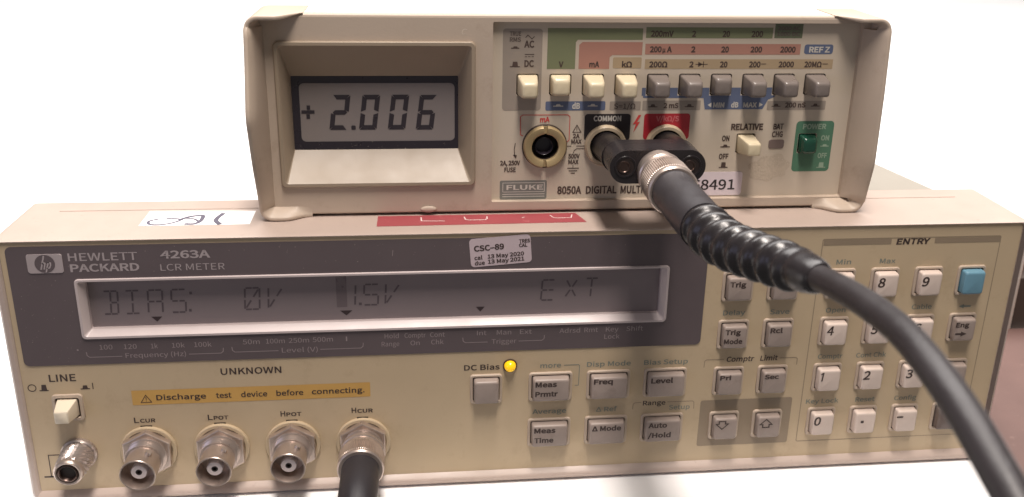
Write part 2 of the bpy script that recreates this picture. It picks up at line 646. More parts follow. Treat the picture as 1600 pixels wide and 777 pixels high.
# window frame
bm = bmesh.new()
ring_loft(bm, [(rr(22.6, 203.2, 57.8, 77.7, 1.4), -0.24),
               (rr(22.8, 203.0, 58.0, 77.5, 1.3), -0.75),
               (rr(23.5, 202.3, 58.7, 76.9, 0.9), -0.75),
               (rr(25.0, 200.9, 60.2, 76.2, 0.4), 1.5),
               (rr(25.0, 200.9, 60.2, 76.2, 0.4), 3.2)])
wf = link('window_frame', bm, 'window_frame', HP, True, 30)
bm = bmesh.new()
flat(bm, rr(24.9, 201.0, 60.1, 76.3), 3.0)
lcd = sheet('lcd_screen', bm, 'lcd_wide', HP)

# characters on the wide screen (sixteen-segment look)
SY = 2.94


def seg_char(bm, ch, x, z, w, h, t=.55, k=.12):
    """strokes of a starburst character; k slant"""
    x, z = x * 1.0115 - 1.46, z * 1.0115 - 2.24
    P_ = lambda u, v: (x + u * w + v * h * k * 0.5, z + v * h)
    g = .06
    S_ = {'a': [(g, 1), (.5 - g / 2, 1)], 'A': [(.5 + g / 2, 1), (1 - g, 1)], 'd': [(g, 0), (.5 - g / 2, 0)], 'D': [(.5 + g / 2, 0), (1 - g, 0)],
          'f': [(0, .55), (0, .97)], 'e': [(0, .03), (0, .45)], 'b': [(1, .55), (1, .97)], 'c': [(1, .03), (1, .45)],
          'g': [(g, .5), (.5 - g, .5)], 'G': [(.5 + g, .5), (1 - g, .5)], 'i': [(.5, .55), (.5, .95)], 'l': [(.5, .05), (.5, .45)],
          'h': [(.1, .92), (.42, .58)], 'j': [(.9, .92), (.58, .58)], 'k': [(.42, .42), (.1, .08)], 'm': [(.58, .42), (.9, .08)]}
    T_ = {'B': 'aAdDbcilG', 'I': 'aAdDil', 'A': 'aAfebcgG', 'S': 'aAfgGcdD', '0': 'aAdDfebcjk', 'V': 'fekj',
          '1': 'bc', '5': 'aAfgGcdD', 'E': 'aAdDfegG', 'X': 'hjkm', 'T': 'aAil'}
    for s_ in T_[ch]:
        (u0, v0), (u1, v1) = S_[s_]
        stroke(bm, [P_(u0, v0), P_(u1, v1)], t, SY, caps=False)


bm = bmesh.new()
for ch, x in (('B', 29.9), ('I', 36.2), ('A', 42.8), ('S', 49.6)):
    seg_char(bm, ch, x, 65.9, 4.2, 7.6)
flat(bm, rr(53.8, 54.6, 64.5, 65.4), SY)
flat(bm, rr(54.4, 55.2, 70.3, 71.2), SY)
seg_char(bm, '0', 71.2, 66.2, 4.4, 7.2)
seg_char(bm, 'V', 78.2, 66.4, 4.4, 7.0)
seg_char(bm, '1', 100.2, 66.6, 4.2, 7.0)
flat(bm, rr(105.3, 106.2, 65.1, 66.0), SY)
seg_char(bm, '5', 107.0, 66.6, 4.4, 7.0)
seg_char(bm, 'V', 113.6, 66.7, 4.4, 7.0)
seg_char(bm, 'E', 162.2, 66.6, 4.0, 7.0)
seg_char(bm, 'X', 169.6, 67.2, 4.0, 6.6)
seg_char(bm, 'T', 176.0, 67.2, 4.0, 6.6)
sheet('screen_characters', bm, 'lcd_seg', lcd)
bm = bmesh.new()
for cx, cz, w in ((45.0, 64.6, 1.6), (101.6, 64.9, 1.9), (143.1, 64.9, 1.4)):
    cx, cz = cx * 1.0115 - 1.46, cz * 1.0115 - 2.24
    flat(bm, [(cx - w, cz), (cx, cz - 1.7), (cx + w, cz)], SY - .01)
sheet('screen_pointers', bm, 'lcd_arrow', lcd)
bm = bmesh.new()
flat(bm, rr(98.5, 101.7, 64.6, 76.2), SY + .01)
sheet('screen_dark_patch', bm, 'lcd_shade', lcd)

# print on the overlay
Y1 = -0.31
bm = bmesh.new()
text(bm, 'HEWLETT', 22.0, 41.6, 83.5, 2.5, Y1, .006)
text(bm, 'PACKARD', 22.2, 41.8, 80.0, 2.5, Y1, .014)
text(bm, '4263A', 48.1, 62.5, 83.7, 2.5, Y1, .014)
text(bm, 'LCR METER', 47.8, 66.4, 79.8, 2.1, Y1, .0)
sheet('maker_lettering', bm, 'ink_white', HP)
bm = bmesh.new()
for s_, a, b, z in (('100', 27.2, 31.0, 54.1), ('120', 34.3, 38.1, 54.05), ('1k', 42.3, 44.3, 54.0), ('10k', 48.5, 52.3, 54.0), ('100k', 55.1, 60.3, 54.0),
                    ('50m', 69.7, 74.8, 54.4), ('100m', 76.7, 82.4, 54.4), ('250m', 83.6, 89.8, 54.4), ('500m', 90.9, 97.1, 54.45), ('I', 101.1, 101.5, 54.4),
                    ('Hold', 113.1, 117.5, 54.9), ('Range', 112.1, 117.6, 52.1), ('Comptr', 119.3, 125.9, 54.9), ('On', 121.1, 124.0, 52.2),
                    ('Cont', 127.3, 131.9, 54.9), ('Chk', 127.6, 131.5, 52.3), ('Int', 142.1, 145.1, 55.0), ('Man', 148.4, 153.0, 55.0), ('Ext', 155.8, 159.6, 55.0),
                    ('Adrsd', 168.5, 175.2, 54.9), ('Rmt', 176.6, 181.0, 54.9), ('Key', 183.6, 187.7, 54.9), ('Lock', 183.2, 188.2, 52.3), ('Shift', 190.3, 195.8, 54.9),
                    ('Frequency (Hz)', 34.5, 52.4, 51.0), ('Level (V)', 81.3, 92.3, 51.1), ('Trigger', 146.8, 154.7, 51.8)):
    text(bm, s_, a, b, z, 1.6, Y1, .0)
for x0, xa, xb, x1, z in ((23.2, 33.4, 53.4, 63.7, 51.6), (66.3, 80.2, 93.2, 106.4, 51.8), (137.6, 145.4, 155.5, 163.7, 52.5)):
    stroke(bm, [(x0, z + 1.7), (x0 + .1, z + .6), (x0 + .8, z), (xa, z)], .22, Y1)
    stroke(bm, [(xb, z), (x1 - .8, z), (x1 - .1, z + .6), (x1, z + 1.7)], .22, Y1)
stroke(bm, [(116.2, 83.0), (116.4, 84.8)], .18, Y1)
flat(bm, circ(20.8, 54.2, .3, 8), Y1)
sheet('scale_lettering', bm, 'ink_dim', HP)
# maker badge
bm = bmesh.new()
prism(bm, rr(10.4, 20.4, 79.9, 85.9, .7), -0.45, -0.27, .08, 1)
badge = link('maker_badge', bm, 'ink_white', HP)
bm = bmesh.new()
flat(bm, circ(15.4, 82.9, 2.85, 36), -.50)
sheet('badge_disc', bm, 'display_panel', badge)
bm = bmesh.new()
yb = -.55
stroke(bm, [(14.2, 81.3), (15.35, 85.3)], .42, yb)
stroke(bm, [(14.75, 83.0), (15.2, 83.3), (15.5, 83.1), (15.05, 81.3)], .38, yb)
stroke(bm, [(15.5, 80.4), (16.45, 83.4)], .42, yb)
stroke(bm, [(16.4, 83.35), (17.0, 83.2), (17.0, 82.5), (16.6, 81.6), (15.95, 81.5)], .38, yb)
sheet('badge_letters', bm, 'ink_white', badge)

# dark print on the cream panel
Y0 = -0.06
bm = bmesh.new()
text(bm, 'LINE', 11.0, 18.9, 43.4, 2.5, Y0, .01)
text(bm, 'UNKNOWN', 62.1, 80.7, 43.8, 2.3, Y0, .01)
text(bm, 'DC Bias', 138.0, 149.5, 42.3, 1.95, Y0, .01)
for a, s_, x0, x1, z in (('L', 'CUR', 34.3, 40.8, 27.7), ('L', 'POT', 56.8, 63.2, 27.7), ('H', 'POT', 79.4, 86.0, 27.95), ('H', 'CUR', 101.8, 108.6, 28.2)):
    text(bm, a, x0, x0 + 1.5, z, 1.95, Y0, .01)
    text(bm, s_, x0 + 1.8, x1, z, 1.4, Y0, .015)
for t in (4.5,):
    o_ = circ(5.65, 41.5, 1.15, 28)
    stroke(bm, o_ + [o_[0]], .28, Y0, caps=False)
flat(bm, rr(7.7, 10.4, 40.3, 40.65), Y0)
flat(bm, [(8.3, 40.6), (10.0, 40.6), (9.8, 42.5), (8.5, 42.5)], Y0)
flat(bm, rr(19.8, 22.6, 40.4, 40.75), Y0)
flat(bm, [(20.4, 40.7), (22.0, 40.7), (21.8, 41.8), (20.6, 41.8)], Y0)
flat(bm, rr(23.35, 23.65, 40.4, 42.6), Y0)
stroke(bm, [(10.5, 17.2), (7.0, 17.2), (6.9, 9.2), (10.0, 9.2)], .3, Y0)
stroke(bm, [(5.0, 9.2), (8.5, 9.2)], .55, Y0)
text(bm, 'Range', 197.6, 205.3, 26.7, 1.75, Y0, .01)
text(bm, 'Comptr', 224.8, 234.2, 42.1, 1.9, Y0, .012, slant=.12)
text(bm, 'Limit', 236.4, 242.4, 42.1, 1.9, Y0, .012, slant=.12)
text(bm, 'ENTRY', 277.5, 288.8, 82.95, 2.1, Y0, .02, slant=.12)
sheet('panel_lettering', bm, 'ink_dark', HP)
# blue-grey second-function print
bm = bmesh.new()
for s_, a, b, z in (('more', 162.7, 169.5, 42.25), ('Disp Mode', 178.0, 192.6, 42.1), ('Bias Setup', 197.0, 211.8, 42.05), ('Average', 160.5, 171.8, 25.1),
                    ('\u0394 Ref', 181.8, 188.9, 25.0), ('Setup', 206.6, 213.8, 24.7), ('Delay', 222.1, 229.5, 59.3), ('Save', 237.9, 244.5, 59.2),
                    ('Min', 258.2, 263.2, 76.4), ('Max', 272.9, 278.3, 76.4), ('Open', 256.9, 263.7, 59.2), ('Short', 272.0, 278.6, 59.2), ('Cable', 286.6, 293.6, 59.5),
                    ('Comptr', 256.4, 265.0, 42.0), ('Cont Chk', 269.8, 280.4, 42.0), ('Key Lock', 254.4, 266.0, 24.8), ('Reset', 272.0, 279.0, 24.8), ('Config', 286.0, 294.0, 24.8)):
    text(bm, s_, a, b, z, 1.75, Y0, .008)
stroke(bm, [(170.6, 43.0), (175.2, 43.05), (175.6, 42.7), (175.5, 35.4), (174.4, 35.35)], .25, Y0)
flat(bm, [(303.2, 60.1), (305.0, 59.3), (305.0, 60.9)], Y0)
flat(bm, rr(304.8, 307.4, 59.8, 60.4), Y0)
sheet('second_function_lettering', bm, 'ink_blue', HP)
bm = bmesh.new()
stroke(bm, [(194.2, 25.5), (194.3, 27.3), (194.8, 27.8), (196.9, 27.9)], .25, Y0)
stroke(bm, [(206.1, 27.7), (214.6, 27.7), (215.1, 27.2), (215.2, 24.8)], .25, Y0)
stroke(bm, [(217.4, 40.4), (217.5, 42.6), (218.0, 43.1), (223.9, 43.1)], .25, Y0)
stroke(bm, [(243.3, 42.9), (248.8, 42.9), (249.3, 42.4), (249.3, 40.3)], .25, Y0)
o_ = rr(252.7, 313.3, 10.0, 85.3, .6)
stroke(bm, o_ + [o_[0]], .28, Y0 + .02, caps=False)
flat(bm, rr(253.0, 275.8, 83.2, 85.0), Y0)
flat(bm, rr(290.6, 313.2, 83.2, 85.0), Y0)
sheet('entry_outline', bm, 'key_pad', HP)
bm = bmesh.new()
flat(bm, rr(217.4, 249.4, 9.8, 27.7, .8), Y0 + .01)
sheet('arrow_key_pad', bm, 'key_pad', HP)
bm = bmesh.new()
flat(bm, rr(34.6, 108.0, 34.1, 39.3, .2), Y0)
lab = sheet('warning_label', bm, 'warning', HP)
bm = bmesh.new()
text(bm, 'Discharge', 41.9, 57.0, 35.6, 1.9, Y0 - .05, .01)
text(bm, 'test', 60.0, 64.8, 35.6, 1.9, Y0 - .05, .01)
text(bm, 'device', 67.7, 75.8, 35.6, 1.9, Y0 - .05, .01)
text(bm, 'before', 78.6, 87.0, 35.6, 1.9, Y0 - .05, .01)
text(bm, 'connecting.', 89.6, 106.2, 35.7, 1.9, Y0 - .05, .01)
stroke(bm, [(38.8, 37.6), (37.2, 35.0), (40.4, 35.0), (38.8, 37.6)], .22, Y0 - .05)
flat(bm, rr(38.7, 38.95, 35.9, 36.9), Y0 - .05)
flat(bm, rr(38.7, 38.95, 35.4, 35.65), Y0 - .05)
sheet('warning_lettering', bm, 'ink_dark', lab)


# ---- keys
def ink(kind):
    return 'ink_dark'


def make_key(x0, x1, z0, z1, material, label, words, sym=None, depth=3.1):
    bm = bmesh.new()
    ins = 1.05
    ring_loft(bm, [(rr(x0, x1, z0, z1, 1.1, 4), -.02),
                   (rr(x0 + .08, x1 - .08, z0 + .08, z1 - .08, 1.05, 4), -.55),
                   (rr(x0 + .25, x1 - .25, z0 + .25, z1 - .25, 1.0, 4), -.72),
                   (rr(x0 + .75, x1 - .75, z0 + .75, z1 - .75, .7, 4), -.72),
                   (rr(x0 + .95, x1 - .95, z0 + .95, z1 - .95, .6, 4), -.5),
                   (rr(x0 + .95, x1 - .95, z0 + .95, z1 - .95, .6, 4), -.05)])
    sock = link('key_surround', bm, 'socket', None, True, 35)
    bm = bmesh.new()
    flat(bm, rr(x0 + .9, x1 - .9, z0 + .9, z1 - .9, .5, 3), -.03)
    gap = sheet('key_gap', bm, 'gap')
    bm = bmesh.new()
    a, b = ins + .15, .15
    ring_loft(bm, [(rr(x0 + a, x1 - a, z0 + a, z1 - a, .7, 4), -.04),
                   (rr(x0 + a + .1, x1 - a - .1, z0 + a + .05, z1 - a - .1, .75, 4), -depth + .75),
                   (rr(x0 + a + .2, x1 - a - .2, z0 + a + .15, z1 - a - .2, .8, 4), -depth + .35),
                   (rr(x0 + a + .45, x1 - a - .45, z0 + a + .4, z1 - a - .5, .7, 4), -depth + .08),
                   (rr(x0 + a + .85, x1 - a - .85, z0 + a + .8, z1 - a - .9, .5, 4), -depth)], False, True)
    cap = link('push_key', bm, material, HP, True, 40)
    if label:
        cap['label'] = label
    for o_ in (sock, gap):
        o_.parent = cap
        o_.location = -parent_world(cap)
    bm = bmesh.new()
    for w_ in words:
        s_, a_, b_, z_, h_ = w_
        if s_ == '1':
            flat(bm, [(a_ + .55, z_), (a_ + 1.05, z_), (a_ + 1.4, z_ + h_), (a_ + 1.0, z_ + h_), (a_ + .25, z_ + h_ * .84), (a_ + .2, z_ + h_ * .72), (a_ + .82, z_ + h_ * .8)], -depth - .05)
            continue
        text(bm, s_, a_, b_, z_, h_, -depth - .05, .02 if h_ < 3 else .012, slant=0.0 if h_ < 3 else .1)
    if sym == 'down':
        cx, cz = 224.6, 20.0
        pts = [(-1.1, 1.2), (1.1, 1.2), (1.1, .2), (2.1, .2), (0, -1.8), (-2.1, .2), (-1.1, .2)]
    elif sym == 'up':
        cx, cz = 239.9, 19.5
        pts = [(-1.1, -1.3), (1.1, -1.3), (1.1, -.2), (2.1, -.2), (0, 1.8), (-2.1, -.2), (-1.1, -.2)]
    elif sym == 'eng':
        flat(bm, rr(301.7, 303.9, 51.0, 51.7), -depth - .05)
        flat(bm, [(303.7, 50.4), (305.8, 51.35), (303.7, 52.3)], -depth - .05)
    elif sym == 'dot':
        flat(bm, rr(273.5, 274.6, 18.2, 19.2, .15, 2), -depth - .05)
    elif sym == 'dash':
        flat(bm, rr(286.3, 288.6, 19.7, 20.3), -depth - .05)
    if sym in ('up', 'down'):
        pl = [(cx + p, cz + q) for p, q in pts]
        stroke(bm, pl + [pl[0]], .42, -depth - .05)
    if len(bm.verts):
        o_ = sheet('key_lettering', bm, 'ink_dark', cap)
    else:
        bm.free()
    return cap


R1, R2 = (30.2, 40.8), (12.9, 23.6)
K1, K2, K3, K4 = (64.5, 75.1), (47.3, 57.8), (29.9, 40.5), (12.7, 23.4)
make_key(139.9, 150.4, 30.1, 40.8, 'key_grey', 'blank grey key under the DC Bias lettering', [])
make_key(159.0, 173.4, *R1, 'key_grey', None, [('Meas', 160.9, 167.9, 36.9, 1.9), ('Prmtr', 160.9, 168.3, 33.4, 1.9)])
make_key(178.1, 192.6, *R1, 'key_grey', None, [('Freq', 180.0, 186.3, 37.2, 1.9)])
make_key(197.2, 211.7, *R1, 'key_grey', None, [('Level', 199.0, 206.4, 36.8, 1.9)])
make_key(159.0, 173.4, *R2, 'key_grey', None, [('Meas', 160.9, 168.0, 19.6, 1.9), ('Time', 161.0, 167.4, 15.9, 1.9)])
make_key(178.1, 192.6, *R2, 'key_grey', None, [('\u0394 Mode', 180.2, 190.0, 19.5, 1.9)])
make_key(197.2, 211.7, *R2, 'key_grey', None, [('Auto', 199.2, 205.6, 19.8, 1.9), ('/Hold', 199.2, 207.1, 16.0, 1.9)])
C1, C2 = (220.8, 231.2), (235.9, 246.3)
make_key(*C1, *K1, 'key_grey', None, [('Trig', 222.4, 227.7, 70.7, 1.8)])
make_key(*C2, *K1, 'key_grey', None, [('Lcl', 237.6, 241.5, 70.9, 1.8)])
make_key(*C1, *K2, 'key_grey', None, [('Trig', 222.4, 227.6, 53.7, 1.8), ('Mode', 222.2, 228.4, 50.4, 1.8)])
make_key(*C2, *K2, 'key_grey', None, [('Rcl', 237.5, 241.7, 53.9, 1.8)])
make_key(*C1, *K3, 'key_grey', None, [('Pri', 222.2, 226.0, 37.0, 1.7)])
make_key(*C2, *K3, 'key_grey', None, [('Sec', 237.4, 242.4, 36.8, 1.7)])
make_key(*C1, *K4, 'key_grey', None, [], 'down')
make_key(*C2, *K4, 'key_grey', None, [], 'up')
N1, N2, N3, N4 = (255.3, 265.2), (270.4, 280.2), (285.4, 295.1), (300.4, 310.0)
for (cx, row, ch, z) in ((N1, K1, '7', 69.3), (N2, K1, '8', 69.3), (N3, K1, '9', 69.3), (N1, K2, '4', 52.4), (N2, K2, '5', 52.4), (N3, K2, '6', 52.4),
                         (N1, K3, '1', 35.2), (N2, K3, '2', 35.2), (N3, K3, '3', 35.2), (N1, K4, '0', 18.0)):
    wd = {'1': 1.3}.get(ch, 2.4)
    make_key(*cx, *row, 'key_white', None, [(ch, cx[0] + 1.35, cx[0] + 1.35 + wd, z, 3.3)])
make_key(*N2, *K4, 'key_white', None, [], 'dot')
make_key(*N3, *K4, 'key_white', None, [], 'dash')
make_key(*N4, *K1, 'key_blue', 'plain light blue shift key at the top right of the keypad', [])
make_key(*N4, *K2, 'key_grey', None, [('Eng', 301.5, 306.2, 53.8, 1.8)], 'eng')
make_key(*N4, *K3, 'key_grey', None, [])
make_key(*N4, *K4, 'key_dark', 'darker grey key at the bottom right of the keypad', [])

# ---- DC bias lamp
bm = bmesh.new()
lathe(bm, 152.8, 43.7, [(-.02, 2.3), (-.5, 2.3), (-.5, 1.95), (-.1, 1.95)], 32)
ledr = link('bias_lamp_ring', bm, 'gap', HP, True, 40)
bm = bmesh.new()
lathe(bm, 152.8, 43.7, [(-.1, 1.9), (-.8, 1.88), (-1.5, 1.7), (-2.1, 1.25), (-2.4, .7), (-2.5, .05)], 32, False, True)
link('lamp_lens', bm, 'led', ledr, True)

# ---- LINE switch
bm = bmesh.new()
ring_loft(bm, [(rr(10.9, 20.1, 29.8, 39.0, 1.2), -.02), (rr(11.0, 20.0, 29.9, 38.9, 1.2), -.7), (rr(11.9, 19.1, 30.8, 38.0, .8), -.8), (rr(12.0, 19.0, 30.9, 37.9, .7), -.05)])
ls = link('line_switch_surround', bm, 'socket', HP, True, 35)
bm = bmesh.new()
flat(bm, rr(11.8, 19.2, 30.7, 38.1), -.03)
sheet('switch_gap', bm, 'gap', ls)
bm = bmesh.new()
ring_loft(bm, [(rr(12.6, 18.4, 31.5, 37.4, .25, 3), -.1), (rr(12.7, 18.3, 31.7, 37.3, .25, 3), -1.5), (rr(13.5, 17.6, 32.5, 36.6, .3, 3), -6.4),
               (rr(13.8, 17.3, 32.8, 36.3, .25, 3), -6.65)], False, True)
link('switch_button', bm, 'line_cap', ls, True, 40)


# ---- coaxial sockets
def hexagon(cx, cz, r, a0=0):
    return circ(cx, cz, r, 6, math.radians(a0))


def make_bnc(cx, cz, ang):
    bm = bmesh.new()
    lathe(bm, cx, cz, [(-.02, 8.75), (-.9, 8.75), (-1.1, 8.5), (-1.1, 7.6), (-.6, 7.3), (-.6, 4)], 48)
    root = link('coaxial_socket', bm, 'washer', HP, True, 35)
    bm = bmesh.new()
    prism(bm, circ(cx + .1, cz + 8.7, .0, 4) if False else rr(cx - 1.8, cx + 1.8, cz + 8.5, cz + 9.05, .1), -.14, -.04)
    link('socket_notch', bm, 'gap', root)
    bm = bmesh.new()
    prism(bm, hexagon(cx, cz, 8.3, ang), -3.1, -.62, .35, 2)
    link('hex_nut', bm, 'nickel', root)
    bm = bmesh.new()
    prof = [(-3.0, 6.3), (-3.6, 6.3), (-3.8, 5.9)]
    y = -3.9
    for k in range(4):
        prof += [(y, 5.6), (y - .22, 5.95), (y - .44, 5.6)]
        y -= .5
    prof += [(-6.2, 5.8), (-6.3, 5.2), (-11.8, 5.2), (-12.5, 5.35), (-13.2, 5.4), (-13.4, 5.25), (-13.35, 4.9), (-12.6, 4.75), (-7.5, 4.7)]
    lathe(bm, cx, cz, prof, 56, False, True)
    link('socket_barrel', bm, 'nickel', root, True, 40)
    bm = bmesh.new()
    for s_ in (1, -1):
        m_ = Matrix.Rotation(math.radians(90), 4, 'Y')
        a_ = math.radians(62 if s_ > 0 else 242)
        d_ = Vector((math.cos(a_), 0, math.sin(a_)))
        q = Vector((0, 0, 1)).rotation_difference(d_).to_matrix().to_4x4()
        bmesh.ops.create_cone(bm, cap_ends=True, segments=16, radius1=.95, radius2=.85, depth=1.6,
                              matrix=Matrix.Translation(Vector((cx, -9.3, cz)) + d_ * 5.6) @ q)
    link('bayonet_stud', bm, 'nickel_bright', root, True, 40)
    bm = bmesh.new()
    lathe(bm, cx, cz, [(-7.6, 2.5), (-11.4, 2.5), (-11.7, 2.3), (-11.7, 1.0), (-8, .9)], 32, False, True)
    link('insulator', bm, 'insulator', root, True, 35)
    bm = bmesh.new()
    lathe(bm, cx, cz, [(-8, .95), (-11.75, .95), (-11.8, .55), (-9, .5)], 20, False, True)
    link('centre_contact', bm, 'bore', root, True, 35)


make_bnc(37.8, 17.6, 28)
make_bnc(60.4, 17.6, 30)
make_bnc(82.8, 17.6, 30)
make_bnc(105.2, 17.6, 30)

# ---- earth post: knurled collar with a hollow end
cx, cz = 16.6, 17.6
bm = bmesh.new()
lathe(bm, cx, cz, [(-.02, 5.5), (-1.2, 5.5), (-1.6, 5.1), (-1.6, 3)], 48)
post = link('earth_post', bm, 'nickel_bright', HP, True, 35)
bm = bmesh.new()
nk, ny = 28, 9
rows = []
for j in range(ny + 1):
    y = -1.7 - 7.6 * j / ny
    row = []
    for i in range(nk):
        a = 2 * math.pi * i / nk
        k = (1 if (i + j) % 2 else -1) * .24 if 0 < j < ny else -.1
        r = 4.95 - .55 * (j / ny) + k
        row.append((cx + r * math.cos(a), y, cz + r * math.sin(a)))
    rows.append(row)
loft(bm, rows)
link('knurled_collar', bm, 'nickel_bright', post)
bm = bmesh.new()
lathe(bm, cx, cz, [(-9.2, 4.3), (-9.6, 4.45), (-10.6, 4.3), (-11.0, 3.8), (-10.9, 3.4), (-10.4, 3.3)], 48)
link('post_rim', bm, 'nickel', post, True, 50)
bm = bmesh.new()
lathe(bm, cx, cz, [(-10.4, 3.3), (-10.4, 3.05), (-10.9, 2.9), (-11.0, 2.6), (-10.7, 2.3), (-5, 2.2)], 40, False, True)
link('post_sleeve', bm, 'bore_metal', post, True, 50)
bm = bmesh.new()
lathe(bm, cx, cz, [(-9.9, 2.32), (-9.9, .01)], 32)
link('post_bore', bm, 'bore', post)

# ---- calibration sticker, slightly turned
ang = 4.4
ca, sa = math.cos(math.radians(ang)), math.sin(math.radians(ang))
bm = bmesh.new()
pts = [(140.2 + u * ca - w * sa, 78.5 + u * sa + w * ca) for u, w in rr(0, 18.9, 0, 9.4, 1.2)]
prism(bm, pts, -.36, -.27)
st = link('calibration_sticker', bm, 'sticker_pale', HP)


def rtext(bm, s_, u0, u1, w, h, b=.015):
    x, z = 140.2 + u0 * ca - w * sa, 78.5 + u0 * sa + w * ca
    text(bm, s_, x, x + (u1 - u0), z, h, -.42, b, rotate=ang)


bm = bmesh.new()
rtext(bm, 'CSC\u201389', 1.3, 10.6, 5.2, 1.9, .018)
rtext(bm, 'TRES', 15.3, 18.7, 6.7, 1.2, .02)
rtext(bm, 'CAL', 15.2, 17.8, 5.3, 1.2, .02)
rtext(bm, 'cal', 1.2, 3.7, 2.4, 1.35, .016)
rtext(bm, '13 May 2020', 5.3, 16.6, 2.5, 1.35, .016)
rtext(bm, 'due', 1.2, 4.3, .6, 1.35, .016)
rtext(bm, '13 May 2021', 5.3, 16.6, .75, 1.35, .016)
sheet('sticker_lettering', bm, 'ink_dark', st)


# ---- paper label and red tape on the top (flat in x, y)
def flat_top(bm, pts, z):
    f = bm.faces.new([bm.verts.new((p[0], p[1], z)) for p in pts])
    f.normal_update()
    if f.normal.z < 0:
        f.normal_flip()


def stroke_top(bm, pts, w, z):
    tmp = bmesh.new()
    stroke(tmp, pts, w, 0)
    for f in tmp.faces:
        flat_top(bm, [(v_.co.x, v_.co.z) for v_ in f.verts], z)
    tmp.free()


bm = bmesh.new()
flat_top(bm, [(39.8, 9.7), (72.7, 9.6), (72.7, 21.4), (39.8, 22.6)], TOP + .06)
pl_ = sheet('paper_label', bm, 'sticker_white', HP)
bm = bmesh.new()


def sm2(pts, sub=6):
    return [(q.x, q.y) for q in smooth_path([(a, b, 0) for a, b in pts], sub)]


stroke_top(bm, sm2([(44.1, 15.3), (41.9, 13.6), (42.6, 11.0), (45.5, 10.4), (48.8, 11.5), (51.2, 14.2), (49.9, 15.2), (46.9, 15.6)]), .95, TOP + .10)
stroke_top(bm, sm2([(51.1, 14.6), (53.2, 16.9), (56.8, 17.8), (57.4, 14.8), (57.0, 12.0), (55.8, 10.6), (53.7, 10.6)]), 1.3, TOP + .104)
stroke_top(bm, sm2([(51.4, 15.6), (54.7, 15.0), (56.9, 12.6)]), .8, TOP + .108)
stroke_top(bm, sm2([(62.8, 18.9), (61.9, 15.4), (62.0, 12.8), (63.4, 10.4)]), 1.5, TOP + .10)
sheet('marker_digits', bm, 'marker', pl_)
bm = bmesh.new()
flat_top(bm, [(111.4, 5.6), (177.0, 6.2), (174.6, 14.5), (111.4, 14.5)], TOP + .06)
rt_ = sheet('red_tape', bm, 'sticker_red', HP)
bm = bmesh.new()
for pl2 in ([(125.0, 12.5), (125.1, 9.6), (132.2, 9.2)], [(138.6, 12.5), (138.9, 10.2), (140, 9.7), (145.0, 9.7), (145.8, 10.6), (145.8, 12.5)],
            [(157.0, 10.9), (157.6, 11.4)], [(166.1, 12.6), (166.9, 10.6), (168, 10.2), (172.6, 10.2), (173.2, 12.7)]):
    stroke_top(bm, pl2, .38, TOP + .10)
sheet('tape_lettering', bm, 'sticker_edge', rt_)

# ================================================================== SMALL METER (upper instrument)
FL = thing('multimeter', 'small taupe multimeter reading 2.006, with coloured range print, standing on the wide meter', 'multimeter', (173, 15, TOP))
YF, YP = 15.0, 17.0


def scaler(k):
    return (lambda x: 126.9 + (x - 126.9) * k), (lambda z: 194.5 - (194.5 - z) * k)


X, Z = scaler((YP + 261.3) / 282.3)          # numbers measured on the print panel -> its own scale
XL, XR, ZB, ZT = 75.9, 269.6, TOP + .75, 154.0

PX0, PX1, PZ0, PZ1 = X(147.7), X(265.6), Z(92.9), Z(151.1)
BX0, BX1, BZ0, BZ1 = 82.4, 142.2, 100.4, 145.9
# housing behind the front
bm = bmesh.new()
ring_loft(bm, [(rr(XL + .1, XR - .1, ZB + .2, ZT - .1, 3.0), 17.0), (rr(XL + .1, XR - .1, ZB + .2, ZT - .1, 3.0), 45.0),
               (rr(XL + 1.2, XR - 1.2, ZB + .8, ZT - .4, 3.0), 45.6), (rr(XL + 1.2, XR - 1.2, ZB + .8, ZT - .4, 3.0), 238)], False, True)
link('housing', bm, 'housing', FL, True, 35)
# front moulding with openings for the display and the print panel
bm = bmesh.new()
oi = lambda d, r: rr(XL + d, XR - d, ZB + d * .6, ZT - d, r)
plate(bm, oi(1.1, 2.2), [rr(BX0 + .3, BX1 - .3, BZ0 + .3, BZ1 - .3, 1.4), rr(PX0, PX1, PZ0, PZ1, .5)], YF, YF + 2.2)
ring_loft(bm, [(oi(1.1, 2.2), YF), (oi(.55, 2.7), YF + .16), (oi(.18, 3.0), YF + .5), (oi(0, 3.2), YF + 1.1), (oi(0, 3.2), YF + 2.3)])
bmesh.ops.remove_doubles(bm, verts=bm.verts[:], dist=.0005)
link('front_moulding', bm, 'case', FL)
bm = bmesh.new()
lathe(bm, 127.4, 92.3, [(YF - .02, 2.6), (YF - .5, 2.3), (YF - .7, 1.6), (YF - .75, .05)], 24, False, True)
for v_ in bm.verts:
    v_.co.z = 92.3 + (v_.co.z - 92.3) * .42
link('catch_button', bm, 'case', FL, True)


